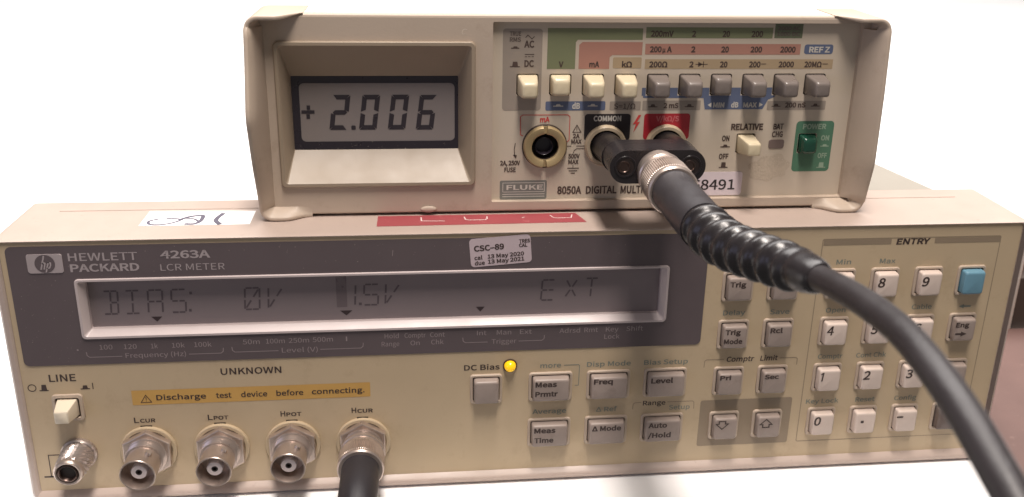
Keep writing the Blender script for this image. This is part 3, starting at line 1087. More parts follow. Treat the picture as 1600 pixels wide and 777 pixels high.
# side flanges: protruding cheeks with a kinked front edge
def cheek(side):
    xo = XL - .3 if side < 0 else XR + .3
    sg = 1 if side < 0 else -1
    ib = 4.2 if side < 0 else 6.3              # how far the inner slope reaches at the face
    zt, zb = ZT + .2, TOP + .1
    if side < 0:
        front = [(zt, 8.0), (140.6, 5.0), (125.6, .4), (110.0, 5.0), (96.5, 10.6), (zb, 11.2)]
    else:
        front = [(zt, 8.6), (131.0, 7.0), (108.0, 6.4), (98.0, 8.6), (zb, 10.0)]

    def fy(z):
        for (z1, y1), (z0, y0) in zip(front, front[1:]):
            if z <= z1 and z >= z0:
                return y0 + (y1 - y0) * (z - z0) / (z1 - z0)
        return front[-1][1] if z < zb else front[0][1]
    st_ = []                                    # (outer point x,z ; inward normal ; front y ; inner width ; lip)
    R = 4.0
    tl = 12.0
    for i in range(15):                         # along the top, fading in
        u = i / 14
        x = xo + sg * (tl + R - u * tl)
        e = 1 - u
        f = .5 - .5 * math.cos(math.pi * min(1, (1 - e) * 1.6))
        st_.append(((x, zt), (0, -1), YF - .05 - f * (YF - fy(zt)), .5 + f * 1.2))
    for i in range(1, 7):
        a = math.radians(90 * i / 7)
        c = (xo + sg * R, zt - R)
        st_.append(((c[0] - sg * R * math.sin(a), c[1] + R * math.cos(a)), (sg * math.sin(a), -math.cos(a)), fy(zt), 1.7 + (ib - 1.7) * i / 7))
    zs = []
    n_ = 26
    for i in range(n_ + 1):
        zs.append(zt - R - (zt - zb - 2 * R) * i / n_)
    for z in zs:
        y = (fy(z + 1.5) + fy(z) + fy(z - 1.5)) / 3
        st_.append(((xo, z), (sg, 0), y, ib))
    for i in range(1, 7):
        a = math.radians(90 * i / 7)
        c = (xo + sg * R, zb + R)
        st_.append(((c[0] - sg * R * math.cos(a), c[1] - R * math.sin(a)), (sg * math.cos(a), math.sin(a)), fy(zb), ib + (3.5 - ib) * i / 7))
    for i in range(15):
        u = i / 14
        x = xo + sg * (R + u * 11.5)
        f = .5 + .5 * math.cos(math.pi * max(0, (u - .3) / .7))
        st_.append(((x, zb), (0, 1), YF - .05 - f * (YF - fy(zb)), 3.5))
    loops = []
    for (p, nrm, y, w) in st_:
        q = lambda d, yy: (p[0] + nrm[0] * d, yy, p[1] + nrm[1] * d)
        h = max(.02, YF - y)
        lip = min(1.0, w * .6)
        b = min(.45, h * .4)
        loops.append([q(0, 30), q(0, y + b), q(b * .3, y + b * .3), q(b, y), q(lip, y), q(lip + b * .7, y + b * .5),
                      q(lip + (w - lip) * .45 + .1, y + b + (YF - y) * .45), q(w, YF - .01 + .03), q(w, YF + .4), q(.3, 29)])
    bm = bmesh.new()
    loft(bm, loops, True, True)
    return link('side_cheek', bm, 'case', FL, True, 50)


cheek(-1)
cheek(1)

# display bezel: rim, deep sloping walls, black mask, grey glass
LY = 22.0
bm = bmesh.new()
ring_loft(bm, [(rr(BX0, BX1, BZ0, BZ1, 1.6), YF + .6), (rr(BX0 + .02, BX1 - .02, BZ0 + .02, BZ1 - .02, 1.6), YF - .9), (rr(BX0 + .3, BX1 - .3, BZ0 + .3, BZ1 - .3, 1.5), YF - 1.3),
               (rr(BX0 + 1.2, BX1 - 1.2, BZ0 + 1.3, BZ1 - 1.2, 1.0), YF - 1.3), (rr(BX0 + 1.6, BX1 - 1.6, BZ0 + 1.7, BZ1 - 1.5, .8), YF - .9),
               (rr(85.9, 137.1, 110.3, 133.9, .3), LY - .2), (rr(85.9, 137.1, 110.3, 133.9, .3), LY + .3)])
bez = link('display_bezel', bm, 'bezel', FL, True, 28)
bm = bmesh.new()
plate(bm, rr(85.8, 137.2, 110.2, 134.0), [rr(88.2, 136.0, 112.9, 131.6, 1.5)], LY - .12, LY + .2)
link('display_mask', bm, 'lcd_black', bez)
bm = bmesh.new()
flat(bm, rr(86.5, 136.5, 111, 133.0), LY + .1)
gl = sheet('display_glass', bm, 'lcd_small', FL)
XD, ZD = scaler((LY + 261.3) / 291.3)
bm = bmesh.new()


def seven(bm, x, z, w, h, segs, t=1.5, k=.135):
    P_ = lambda u, v_: (XD(x + u + v_ * k), ZD(z + v_))
    g = .22
    h2 = h / 2

    def hz(v0, a, b, s_):
        flat(bm, [P_(a + g, v0), P_(b - g, v0), P_(b - g - t * .8, v0 + s_ * t), P_(a + g + t * .8, v0 + s_ * t)], LY)

    def vt(u0, a, b, s_, ca_, cb_):
        flat(bm, [P_(u0, a + g), P_(u0, b - g), P_(u0 + s_ * t, b - g - cb_ * t * .8), P_(u0 + s_ * t, a + g + ca_ * t * .8)], LY)
    if 'a' in segs: hz(h, 0, w, -1)
    if 'd' in segs: hz(0, 0, w, 1)
    if 'g' in segs:
        flat(bm, [P_(g + .3, h2), P_(t * .8, h2 + t / 2), P_(w - t * .8, h2 + t / 2), P_(w - g - .3, h2), P_(w - t * .8, h2 - t / 2), P_(t * .8, h2 - t / 2)], LY)
    if 'f' in segs: vt(0, h2, h, 1, .5, 1)
    if 'e' in segs: vt(0, 0, h2, 1, 1, .5)
    if 'b' in segs: vt(w, h2, h, -1, .5, 1)
    if 'c' in segs: vt(w, 0, h2, -1, 1, .5)


seven(bm, 96.0, 114.5, 5.6, 11.5, 'abged')
seven(bm, 105.4, 114.5, 5.6, 11.5, 'abcdef')
seven(bm, 114.6, 114.5, 5.6, 11.5, 'abcdef')
seven(bm, 123.6, 114.4, 5.6, 11.5, 'acdefg')
flat(bm, [(XD(a), ZD(b)) for a, b in rr(103.0, 104.4, 114.5, 115.9, .3, 2)], LY)
flat(bm, [(XD(a), ZD(b)) for a, b in rr(87.5, 91.6, 119.9, 121.0)], LY)
flat(bm, [(XD(a), ZD(b)) for a, b in rr(89.0, 90.1, 118.2, 119.7)], LY)
flat(bm, [(XD(a), ZD(b)) for a, b in rr(89.2, 90.3, 121.2, 122.6)], LY)
sheet('display_digits', bm, 'digit', gl)

# print panel with openings for the buttons
key_x = [155.3 + 10.42 * i for i in range(10)]
KH = 6.95
holes = [rr(X(x), X(x + 7.0), Z(127.65), Z(134.65), .7, 3) for x in key_x]
holes.append(rr(X(228.3), X(234.6), Z(107.9), Z(114.7), .5, 3))
holes.append(rr(X(249.4), X(255.6), Z(107.9), Z(114.5), .5, 3))
holes.append(circ(X(164.8), Z(111.1), 6.9, 40))
bm = bmesh.new()
plate(bm, rr(PX0, PX1, PZ0, PZ1, .45), holes, YP, YP + 1.2)
face = link('print_panel', bm, 'face', FL)
bm = bmesh.new()
flat(bm, rr(PX0, PX1, PZ0, PZ1), YP + 4.0)
sheet('panel_backing', bm, 'gap', FL)

YA = YP - .05            # blocks of colour
YT = YP - .11            # lettering


def blocks(name, mat_, polys, y=YA):
    bm = bmesh.new()
    for p in polys:
        flat(bm, [(X(a), Z(b)) for a, b in p], y)
    return sheet(name, bm, mat_, FL)


def holes_plate(name, mat_, outer_, hs, y=YA):
    bm = bmesh.new()
    plate(bm, [(X(a), Z(b)) for a, b in outer_], hs, y, y)
    for f in bm.faces:
        f.normal_update()
        if f.normal.y > 0:
            f.normal_flip()
    return sheet(name, bm, mat_, FL)


holes_plate('mode_block', 'p_grey', rr(150.9, 163.2, 122.9, 148.8, 1.0), [rr(X(155.2), X(162.4), Z(127.55), Z(134.75), .7, 3)])
blocks('green_block', 'p_green', [[(164.8, 136.2), (173.7, 136.2), (173.7, 144.6), (174.3, 145.4), (194.8, 145.4), (194.8, 149.0), (164.8, 149.0)],
                                  rr(195.8, 236.8, 146.0, 149.4)])
blocks('olive_tab', 'p_green2', [rr(237.4, 246.6, 146.1, 150.6)])
blocks('salmon_block', 'p_red', [[(174.8, 136.2), (184.6, 136.2), (184.6, 139.9), (185.4, 140.6), (194.9, 140.6), (194.9, 144.7), (175.8, 144.7), (174.8, 143.8)],
                                 rr(195.8, 246.5, 140.8, 144.2)])
blocks('tan_block', 'p_tan', [rr(185.7, 194.9, 136.4, 139.9, .4), rr(196.0, 257.9, 136.2, 139.3)])
blocks('reference_tab', 'p_blue', [rr(247.8, 257.4, 141.0, 144.1, .8)])
holes = [rr(X(x), X(x + 7.0), Z(127.55), Z(134.75), .7, 3) for x in key_x[4:9]]
ob_ = []
blocks('blue_strip', 'p_blue', [rr(164.7, 184.0, 122.8, 125.8, .5)])
# blue strip under the grey buttons: pieces beside and below the openings
pieces = [[(196.1, 126.8), (216.0, 126.7), (216.7, 122.9), (236.0, 122.9), (237.6, 126.1), (239.7, 127.0), (239.7, 127.5), (196.1, 127.5)],
          rr(196.1, key_x[4] - .1, 127.5, 130.1)]
for i in range(4, 8):
    pieces.append(rr(key_x[i] + 7.1, key_x[i + 1] - .1, 127.5, 130.1))
pieces[1] = rr(195.6, key_x[4] - .1, 127.5, 130.1)
blocks('blue_strip', 'p_blue', pieces)
blocks('grey_strip', 'p_grey', [rr(185.4, 195.5, 122.8, 125.7, .3), rr(196.1, 215.2, 122.7, 125.9, .3), rr(237.5, 257.3, 122.6, 125.6, .3)])
blocks('black_block', 'p_black', [rr(177.5, 192.5, 112.8, 121.6, 1.0)])
blocks('crimson_block', 'p_crimson', [rr(196.9, 212.1, 113.0, 121.6, 1.0)])
holes_plate('power_block', 'p_teal', rr(248.2, 261.2, 101.4, 118.8, 1.3), [rr(X(249.3), X(255.7), Z(107.8), Z(114.6), .5, 3)])
logo = blocks('maker_plate', 'p_logo', [rr(150.5, 165.9, 92.95, 99.5, .6)])

# lettering on the print panel
bm = bmesh.new()


def T(s_, a, b, z, h, bold=.02, y=YT):
    text(bm, s_, X(a), X(b), Z(z), h * .982, y, bold)


def K(pts, w=.22, y=YT):
    stroke(bm, [(X(a), Z(b)) for a, b in pts], w, y)


def A(pts, y=YT):
    flat(bm, [(X(a), Z(b)) for a, b in pts], y)


T('AC', 157.5, 160.7, 142.9, 2.2)
T('DC', 157.7, 160.7, 136.8, 2.2)
K([(158.0, 146.1), (158.6, 146.8), (159.2, 146.3), (159.9, 145.6), (160.6, 146.3)], .25)
K([(157.9, 140.8), (160.6, 140.8)], .22)
for q in (157.9, 158.95, 160.0):
    K([(q, 140.1), (q + .5, 140.1)], .2)
A([(153.2, 136.8), (156.3, 136.8), (156.3, 137.1), (153.2, 137.1)])
A([(153.9, 137.1), (155.7, 137.1), (155.5, 138.5), (154.1, 138.5)])
A([(153.5, 142.6), (156.0, 142.6), (156.0, 142.9), (153.5, 142.9)])
A([(154.1, 142.9), (155.5, 142.9), (155.3, 143.3), (154.3, 143.3)])
T('V', 168.5, 170.0, 136.7, 1.9)
T('mA', 178.2, 181.4, 136.7, 1.9)
T('k\u03a9', 188.6, 191.9, 136.7, 1.9)
for s_, a, b in (('200mV', 197.3, 204.6), ('2', 210.5, 211.8), ('20', 220.4, 222.8), ('200', 229.8, 233.6)):
    T(s_, a, b, 146.4, 1.95)
T('200', 197.3, 201.1, 141.5, 1.9)
T('\u03bc', 201.4, 202.4, 141.5, 1.6)
T('A', 202.8, 204.4, 141.5, 1.9)
for s_, a, b in (('2', 210.6, 212.0), ('20', 220.4, 222.9), ('200', 230.0, 233.8), ('2000', 239.8, 244.9)):
    T(s_, a, b, 141.5, 1.9)
for s_, a, b in (('200\u03a9', 197.4, 203.3), ('2', 210.4, 211.8), ('20', 220.4, 222.9), ('200', 230.0, 233.8), ('2000', 239.8, 244.9), ('20M\u03a9', 248.4, 254.2)):
    T(s_, a, b, 136.7, 1.9)
K([(234.1, 137.8), (235.5, 137.8)], .2)
K([(254.5, 137.8), (256.2, 137.8)], .2)
K([(212.5, 137.7), (216.3, 137.7)], .2)
A([(213.3, 136.9), (213.3, 138.5), (214.8, 137.7)])
K([(215.0, 136.9), (215.0, 138.5)], .25)
T('S=1/\u03a9', 186.8, 193.8, 123.3, 1.7, .005)
T('2 mS', 203.0, 207.9, 123.4, 1.7)
T('200 nS', 243.5, 250.5, 123.4, 1.7)
for q in (198.0, 210.0, 239.0, 252.3):
    A([(q, 123.7), (q + 3.0, 123.7), (q + 3.0, 124.0), (q, 124.0)])
    A([(q + .7, 124.0), (q + 2.3, 124.0), (q + 2.0, 124.7), (q + 1.0, 124.7)])
T('RELATIVE', 226.1, 236.9, 115.9, 2.2, .025)
T('ON', 223.4, 225.9, 112.2, 1.9)
T('OFF', 222.9, 226.1, 106.0, 1.9)
A([(223.1, 110.1), (226.3, 110.1), (226.3, 110.4), (223.1, 110.4)])
A([(223.9, 110.4), (225.5, 110.4), (225.2, 111.0), (224.2, 111.0)])
A([(223.2, 103.0), (226.2, 103.0), (226.2, 103.3), (223.2, 103.3)])
A([(223.9, 103.3), (225.5, 103.3), (225.4, 104.9), (224.0, 104.9)])
T('BAT', 240.4, 243.9, 116.0, 2.0)
T('CHG', 240.2, 243.9, 113.4, 2.0)
T('2A', 173.9, 176.1, 113.6, 1.5)
T('MAX', 173.4, 176.8, 111.75, 1.5)
T('500V', 172.6, 176.4, 106.8, 1.6)
T('MAX', 172.7, 176.1, 104.9, 1.5)
K([(175.1, 118.0), (173.8, 115.6), (176.5, 115.6), (175.1, 118.0)], .22)
K([(175.1, 117.1), (175.1, 116.3)], .2)
K([(171.9, 111.0), (173.4, 111.0)], .22)
K([(175.2, 111.0), (178.2, 111.0)], .22)
K([(174.3, 108.7), (174.5, 109.5), (175.3, 110.1), (178.0, 110.1)], .22)
K([(174.3, 104.6), (174.3, 103.7)], .2)
K([(172.6, 103.5), (176.1, 103.5)], .3)
K([(173.1, 102.6), (175.6, 102.6)], .3)
K([(173.8, 101.8), (174.9, 101.8)], .3)
T('2A, 250V', 150.5, 157.0, 104.7, 1.6)
T('FUSE', 151.9, 155.6, 102.4, 1.6)
K([(155.3, 112.0), (155.0, 110.0), (155.2, 107.9)], .25)
A([(154.6, 108.3), (155.9, 108.1), (155.6, 106.9)])
T('8050A', 169.4, 177.4, 94.6, 2.7, .018)
T('DIGITAL', 178.9, 189.2, 94.55, 2.7, .018)
T('MULTIMETER', 190.5, 206.5, 94.5, 2.7, .018)
sheet('range_lettering', bm, 'f_ink', FL)
bm = bmesh.new()
T('TRUE', 153.0, 156.5, 146.5, 1.4)
T('RMS', 153.0, 156.5, 144.7, 1.4)
T('2000 AC', 238.2, 245.8, 148.6, 1.3)
T('1000 DC', 238.2, 245.8, 146.8, 1.3)
sheet('faded_lettering', bm, 'f_faint', FL)
bm = bmesh.new()
T('REF Z', 249.4, 256.3, 141.5, 1.9)
T('dB', 173.3, 175.8, 123.3, 2.0)
for q in (167.2, 178.3):
    A([(q, 124.1), (q + 3.2, 124.1), (q + 3.2, 124.4), (q, 124.4)])
    A([(q + .8, 124.4), (q + 2.4, 124.4), (q + 2.1, 124.9), (q + 1.1, 124.9)])
T('MIN', 219.4, 223.1, 123.5, 1.7)
T('dB', 225.4, 227.8, 123.5, 1.8)
T('MAX', 229.4, 234.0, 123.5, 1.7)
A([(217.5, 124.4), (218.8, 123.6), (218.8, 125.2)])
A([(236.0, 124.4), (234.7, 123.6), (234.7, 125.2)])
T('COMMON', 180.4, 189.4, 119.2, 1.8)
T('FLUKE', 152.7, 164.7, 96.3, 1.7, .014)
o_ = rr(151.5, 165.1, 95.6, 98.7)
K(o_ + [o_[0]], .2)
K([(151.5, 94.8), (165.1, 94.8)], .25)
K([(151.5, 94.0), (165.1, 94.0)], .25)
sheet('white_lettering', bm, 'f_white', FL)
bm = bmesh.new()
T('POWER', 250.5, 258.5, 116.0, 1.85)
T('ON', 257.2, 260.0, 112.1, 1.8)
T('OFF', 256.8, 260.0, 106.0, 1.8)
A([(257.3, 110.0), (260.2, 110.0), (260.2, 110.3), (257.3, 110.3)])
A([(258.0, 110.3), (259.6, 110.3), (259.3, 110.8), (258.3, 110.8)])
A([(256.9, 102.6), (260.0, 102.6), (260.0, 102.9), (256.9, 102.9)])
A([(257.6, 102.9), (259.3, 102.9), (259.2, 104.5), (257.7, 104.5)])
sheet('power_lettering', bm, 'f_dim', FL)
bm = bmesh.new()
T('V/k\u03a9/S', 200.8, 208.5, 119.0, 1.8)
sheet('crimson_lettering', bm, 'f_dimred', FL)
bm = bmesh.new()
T('mA', 163.1, 166.2, 119.0, 1.8)
K([(157.6, 114.6), (156.9, 114.9), (156.8, 120.8), (157.5, 121.4), (172.0, 121.4), (172.7, 120.8), (172.7, 113.0), (171.9, 112.3)], .22)
A([(195.0, 121.2), (193.3, 118.0), (194.3, 118.3), (193.6, 115.4), (195.6, 119.0), (194.6, 118.8), (195.9, 121.2)])
sheet('red_lettering', bm, 'f_red', FL)


# buttons
def button(x, mat_, pressed=False, z0=127.65, z1=134.65, w=7.0, prot=7.2, label=None, name='push_button'):
    p = prot if not pressed else 3.4
    bm = bmesh.new()
    a = .35
    x0, x1, zz0, zz1 = X(x) + a, X(x + w) - a, Z(z0) + a, Z(z1) - a
    yf = YP - p
    k = 1.0 if not pressed else .6
    ring_loft(bm, [(rr(x0, x1, zz0, zz1, .5, 4), YP + 3), (rr(x0, x1, zz0, zz1, .55, 4), YP - .3),
                   (rr(x0 + .55 * k, x1 - .5 * k, zz0 + .2 * k, zz1 - .75 * k, .8, 4), yf + 1.3),
                   (rr(x0 + .85 * k, x1 - .75 * k, zz0 + .4 * k, zz1 - 1.2 * k, .9, 4), yf + .45),
                   (rr(x0 + 1.15, x1 - 1.05, zz0 + .7, zz1 - 1.6, .8, 4), yf + .1),
                   (rr(x0 + 1.7, x1 - 1.6, zz0 + 1.2, zz1 - 2.1, .6, 4), yf)], False, True)
    o_ = link(name, bm, mat_, FL, True, 50)
    if label:
        o_['label'] = label
    return o_


for i, x in enumerate(key_x):
    lb = None
    if i == 1:
        lb = 'cream push button pressed in, under the V'
    elif i == 6:
        lb = 'grey push button pressed in, third of the grey ones'
    button(x, 'cap_cream' if i < 4 else 'cap_grey', i in (1, 6), label=lb)
# RELATIVE: long square cap; POWER: dark green, pressed
bm = bmesh.new()
rx, rz = X(231.4), Z(111.3)
ring_loft(bm, [(rr(rx - 2.7, rx + 2.7, rz - 2.9, rz + 2.9, .4, 4), YP + 3), (rr(rx - 2.65, rx + 2.65, rz - 2.8, rz + 2.85, .4, 4), YP - 1),
               (rr(rx - 2.0, rx + 2.25, rz - 1.75, rz + 2.3, .5, 4), YP - 8.2), (rr(rx - 1.75, rx + 2.0, rz - 1.5, rz + 2.0, .45, 4), YP - 8.6),
               (rr(rx - 1.4, rx + 1.6, rz - 1.1, rz + 1.6, .3, 4), YP - 8.7)], False, True)
link('relative_button', bm, 'cap_cream', FL, True, 40)
button(249.4, 'cap_green', True, 107.9, 114.5, 6.2, name='power_button')

# charge lamp
bm = bmesh.new()
prism(bm, [(X(a), Z(b)) for a, b in rr(239.4, 244.6, 109.6, 112.6, .7)], YP - .25, YP - .01, .1, 1)
link('charge_lamp', bm, 'lamp_off', FL)

# fuse holder: slotted brass ring round a dark well
fx, fz = X(164.8), Z(111.1)
bm = bmesh.new()
lathe(bm, fx, fz, [(YP - .03, 7.25), (YP - .5, 7.2), (YP - .7, 6.9)], 56)
fh = link('fuse_holder', bm, 'gap', FL, True, 40)
bm = bmesh.new()
for a0, a1 in ((96, 264), (276, 444)):
    secs = []
    for i in range(33):
        a = math.radians(a0 + (a1 - a0) * i / 32)
        secs.append([(fx + r * math.cos(a), y, fz + r * math.sin(a)) for y, r in
                     ((YP + 2, 6.85), (YP - 1.6, 6.85), (YP - 2.2, 6.4), (YP - 2.2, 4.9), (YP - 1.8, 4.3), (YP + 2, 4.2))])
    loft(bm, secs, True, True)
link('slotted_ring', bm, 'brass', fh, True, 40)
bm = bmesh.new()
lathe(bm, fx, fz, [(YP + .4, 6.85), (YP - .9, 6.6), (YP - .9, 4.3), (YP + 3.6, 4.25)], 48)
link('ring_base', bm, 'brass', fh, True, 40)
bm = bmesh.new()
lathe(bm, fx, fz, [(YP - .6, 4.22), (YP + 3.6, 4.15), (YP + 3.7, .01)], 40)
link('fuse_well', bm, 'bore', fh, True, 50)
bm = bmesh.new()
lathe(bm, fx - .2, fz, [(YP + 3.6, 3.0), (YP - .1, 3.0), (YP - .3, 2.8), (YP - .1, 2.6), (YP + 2.5, 2.55), (YP + 2.5, .01)], 40)
link('fuse_sleeve', bm, 'lcd_black', fh, True, 50)

# banana jacks
for jx in (184.6, 204.6):
    bm = bmesh.new()
    lathe(bm, X(jx), Z(111.2), [(YP - .03, 6.75), (YP - 1.2, 6.7), (YP - 1.8, 6.2), (YP - 1.8, 5.3), (YP - 1.0, 5.0), (YP - .2, 4.9)], 48)
    j_ = link('banana_jack', bm, 'jack_ring', FL, True, 40)
    bm = bmesh.new()
    lathe(bm, X(jx), Z(111.2), [(YP - .3, 5.0), (YP - .25, .01)], 32)
    link('jack_bore', bm, 'bore', j_)

# serial sticker
bm = bmesh.new()
prism(bm, [(X(a), Z(b)) for a, b in rr(209.5, 231.6, 93.4, 101.6, 1.0)], YP - .16, YP - .06)
ss = link('number_sticker', bm, 'sticker_num', FL)
bm = bmesh.new()
text(bm, '68491', X(214.6), X(229.2), Z(95.4), 3.5, YP - .22, .008)
sheet('number_lettering', bm, 'p_black', ss)

# scuffs left by old glue under the RELATIVE button
bm = bmesh.new()
pts = []
for i in range(36):
    a = 2 * math.pi * i / 36
    r = 1 + .1 * math.sin(2 * a + .4) + .07 * math.sin(7 * a) + random.uniform(-.06, .06)
    pts.append((X(240.5) + 6.6 * r * math.cos(a), Z(102.8) + 4.6 * r * math.sin(a)))
flat(bm, pts, YP - .03)
sheet('glue_residue', bm, 'glue', FL)
bm = bmesh.new()
for i in range(60):
    a, r = random.uniform(0, 6.28), random.random() ** .5
    x, z = X(240.5) + 7 * r * math.cos(a), Z(103) + 5 * r * math.sin(a)
    s_ = random.uniform(.05, .17)
    flat(bm, [(x + s_ * random.uniform(.6, 1.3) * math.cos(k * 1.05), z + s_ * random.uniform(.6, 1.3) * math.sin(k * 1.05)) for k in range(6)], YP - .14)
tag(sheet('paint_specks', bm, 'scuff', FL, False), kind='stuff')
bm = bmesh.new()
stroke(bm, arc(139.0, 148.6, .9, 60, 230), .22, YF - .03)
stroke(bm, [(138.6, 148.1), (139.6, 148.0)], .16, YF - .03)
sheet('scratch_mark', bm, 'scuff', FL)
# dust and small nicks
def specks(name, n, x0, x1, z0, z1, y, parent, smin=.04, smax=.12):
    bm = bmesh.new()
    for i in range(n):
        x, z = random.uniform(x0, x1), random.uniform(z0, z1)
        s_, an, el = random.uniform(smin, smax), random.uniform(0, 3.1), random.uniform(.25, 1)
        pts_ = []
        for k in range(6):
            u, w = s_ * math.cos(k * 1.047), s_ * el * math.sin(k * 1.047)
            pts_.append((x + u * math.cos(an) - w * math.sin(an), z + u * math.sin(an) + w * math.cos(an)))
        flat(bm, pts_, y)
    tag(sheet(name, bm, 'scuff', parent, False), kind='stuff')


specks('dust_specks', 22, 86, 137, 110.4, 112.8, LY - .17, FL)
specks('dust_specks', 40, 144, 146, 96, 152, YF - .04, FL, .03, .09)
specks('dust_specks', 90, 6, 214, 78.5, 88, -.36, HP, .03, .1)
specks('dust_specks', 60, 6, 22, 50, 78, -.36, HP, .03, .09)
specks('dust_specks', 160, 5, 250, 5, 48, -.10, HP, .03, .09)
# feet
for x in (88, 258):
    for y in (32, 215):
        link('rubber_foot', boxbm(x - 6, x + 6, y - 5, y + 5, (TOP + .02) if y < 60 else 87.02, TOP + 1.2, .0), 'rubber', FL)

# ================================================================== ADAPTER
AX, AZ = 194.6, 113.2
AD = thing('banana_adapter', 'black twin banana plug adapter pushed into the two jacks of the small meter', 'adapter', (AX, 0, AZ))
bm = bmesh.new()
prism(bm, rr(AX - 14.4, AX + 14.4, AZ - 5.1, AZ + 5.1, 5.05, 10), -9.0, 2.5, .28, 2)
link('adapter_body', bm, 'rubber', AD, True, 40)
for sx, jx in ((-1, X(184.6)), (1, X(204.6))):
    bm = bmesh.new()
    ring_loft(bm, [(circ(AX + sx * 9.8, AZ - .3, 5.0, 32), 2.4), (circ(AX + sx * 9.8, AZ - .6, 4.7, 32), 8),
                   (circ(jx, Z(111.2) + .1, 4.6, 32), YP - 1.2), (circ(jx, Z(111.2), 4.5, 32), YP - .3)], True, True)
    link('plug_barrel', bm, 'rubber', AD, True, 50)
    bm = bmesh.new()
    lathe(bm, AX + sx * 9.8, AZ + .2, [(-9.05, 3.3), (-9.35, 3.15), (-9.3, 2.75), (-8.9, 2.65)], 32)
    hr = link('hole_ring', bm, 'rubber', AD, True, 40)
    bm = bmesh.new()
    lathe(bm, AX + sx * 9.8, AZ + .2, [(-9.08, 2.7), (-9.07, .01)], 32)
    link('hole_bore', bm, 'bore', hr)
    bm = bmesh.new()
    lathe(bm, AX + sx * 9.8 - .4, AZ + .1, [(-9.1, 1.9), (-9.35, 1.8), (-9.4, 1.5), (-9.15, 1.3), (-9.12, .01)], 28)
    link('hole_contact', bm, 'bore_metal', hr, True, 40)
bm = bmesh.new()
lathe(bm, AX, AZ - 1.0, [(-8.9, 6.2), (-11.5, 6.2), (-12.0, 5.6), (-17, 5.4), (-17.2, 5.0)], 40, False, True)
link('adapter_neck', bm, 'nickel', AD, True, 40)

# ================================================================== TEST LEADS
def knurled(name, cx, cz, y0, y1, r, parent, n=72):
    """coupling ring: plain lip, ribbed band, rolled front edge"""
    bm = bmesh.new()
    L_ = y0 - y1
    lathe(bm, cx, cz, [(y0, r - 1.0), (y0, r - .3), (y0 - .3, r), (y0 - L_ * .12, r), (y0 - L_ * .14, r - .35), (y0 - L_ * .3, r - .35), (y0 - L_ * .32, r)], 64)
    lathe(bm, cx, cz, [(y0 - L_ * .86, r), (y0 - L_ * .88, r + .25), (y1 + .5, r + .25), (y1, r - .2), (y1, r - 1.2), (y1 + .6, r - 1.6)], 64)
    link(name, bm, 'nickel', parent, True, 40)
    bm = bmesh.new()
    rows = []
    for y, k in ((y0 - L_ * .32, 0), (y0 - L_ * .36, 1), (y0 - L_ * .82, 1), (y0 - L_ * .86, 0)):
        rows.append([(cx + (r + (.28 if i % 2 else -.02) * k) * math.cos(math.pi * i / n), y, cz + (r + (.28 if i % 2 else -.02) * k) * math.sin(math.pi * i / n)) for i in range(2 * n)])
    loft(bm, rows)
    link('knurled_band', bm, 'nickel', parent)


LD = thing('test_lead', 'thick black coaxial lead with ribbed boot running from the adapter across the keypad', 'cable', (AX, -17, AZ - 1))
RZ = AZ - 1.2
knurled('coupling_ring', AX, RZ, -12.5, -27.5, 6.9, LD)
path = smooth_path([(AX, -22, RZ), (AX, -30, RZ), (194.7, -42, 112.1), (195.2, -54, 112.0), (196.4, -68, 113.0),
                    (198.5, -83, 116.2), (200.6, -97.5, 119.8), (201.7, -107.0, 122.0)], 14)
cum = [0]
for a, b in zip(path, path[1:]):
    cum.append(cum[-1] + (b - a).length)
LT = cum[-1]


def boot_r(s, a):
    # smooth grip, then a spiral-ribbed strain relief that narrows
    if s < 32:
        return 6.15 if s > 1 else 5.6
    u = (s - 32) / (LT - 32)
    base = 5.75 - 1.75 * u
    ph = (s - 32) / 6.4 * 2 * math.pi + a
    if LT - s < 5:
        base *= .72 + .28 * math.sqrt(max(0, (LT - s) / 5))
    amp = .8 * min(1, (s - 32) / 2.5) * max(0, min(1, (LT - s - 6) / 4))
    w = math.sin(ph)
    prof = (1 if w > 0 else -1) * abs(w) ** .55
    return base + amp * prof


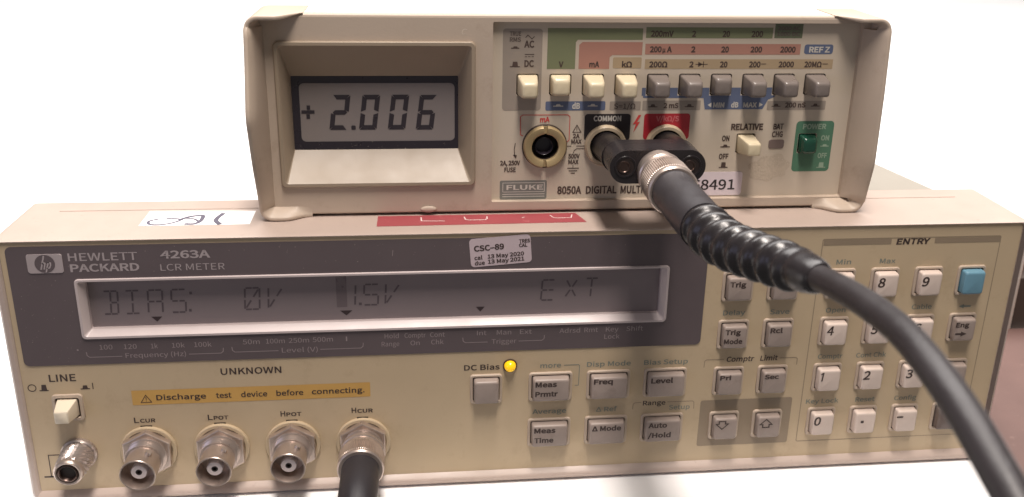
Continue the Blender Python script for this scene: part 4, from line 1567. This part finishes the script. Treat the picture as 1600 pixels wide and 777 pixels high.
bm = bmesh.new()
fine = []
for a, b in zip(path, path[1:]):
    k = max(1, int((b - a).length / .28))
    for i in range(k):
        fine.append(a.lerp(b, i / k))
fine.append(path[-1])
i0 = next(i for i in range(len(fine)) if sum((fine[j + 1] - fine[j]).length for j in range(i)) > 32) if False else None
s_acc = 0
cut = 0
for i in range(1, len(fine)):
    s_acc += (fine[i] - fine[i - 1]).length
    if s_acc > 31.9:
        cut = i
        break
sweep(bm, fine[:cut:6] + [fine[cut]], lambda s, a: 5.6 if s < .5 else 6.15, 40)
link('grip_sleeve', bm, 'grip', LD, True, 40)
bm = bmesh.new()
sweep(bm, fine[cut - 1:], lambda s, a: boot_r(s + 32, a), 48)
link('ribbed_boot', bm, 'boot', LD, True, 60)
bm = bmesh.new()
cpath = smooth_path([(200.6, -99, 120.3), (201.4, -106.0, 121.8), (202.0, -114.0, 123.3), (202.0, -125.5, 125.3), (201.6, -136.7, 126.6), (200.8, -146.0, 126.8), (200.1, -154.2, 126.2),
                     (199.7, -161.0, 125.0), (199.4, -167.5, 123.2), (199.2, -173.5, 121.2), (198.9, -181, 117.5), (198.5, -190, 111), (198.5, -200, 100), (199, -206, 84)], 8)
sweep(bm, cpath, lambda s, a: 2.55, 32)
link('cable_jacket', bm, 'cable', LD, True)

L2 = thing('sense_lead', 'black coaxial lead locked onto the rightmost socket of the wide meter, hanging down', 'cable', (105.2, -8, 17.6))
knurled('coupling_ring', 105.2, 17.6, -5.8, -15.8, 7.0, L2)
bm = bmesh.new()
sweep(bm, smooth_path([(105.2, -13, 17.6), (105.2, -19, 17.4), (105.1, -28, 16.6), (105.0, -38, 13.5)], 8), lambda s, a: 5.9 if s > .6 else 5.2, 40)
link('grip_sleeve', bm, 'grip', L2, True, 40)
bm = bmesh.new()
sweep(bm, smooth_path([(105.0, -36.5, 14.2), (104.9, -44, 10.5), (104.6, -54, -2), (104.2, -60, -22), (104, -63, -50)], 10),
      lambda s, a: 5.2 - min(s, 22) * .11 + (.4 * math.sin(s * 1.5 + a) if s < 22 else 0), 32)
link('ribbed_boot', bm, 'boot', L2, True, 50)
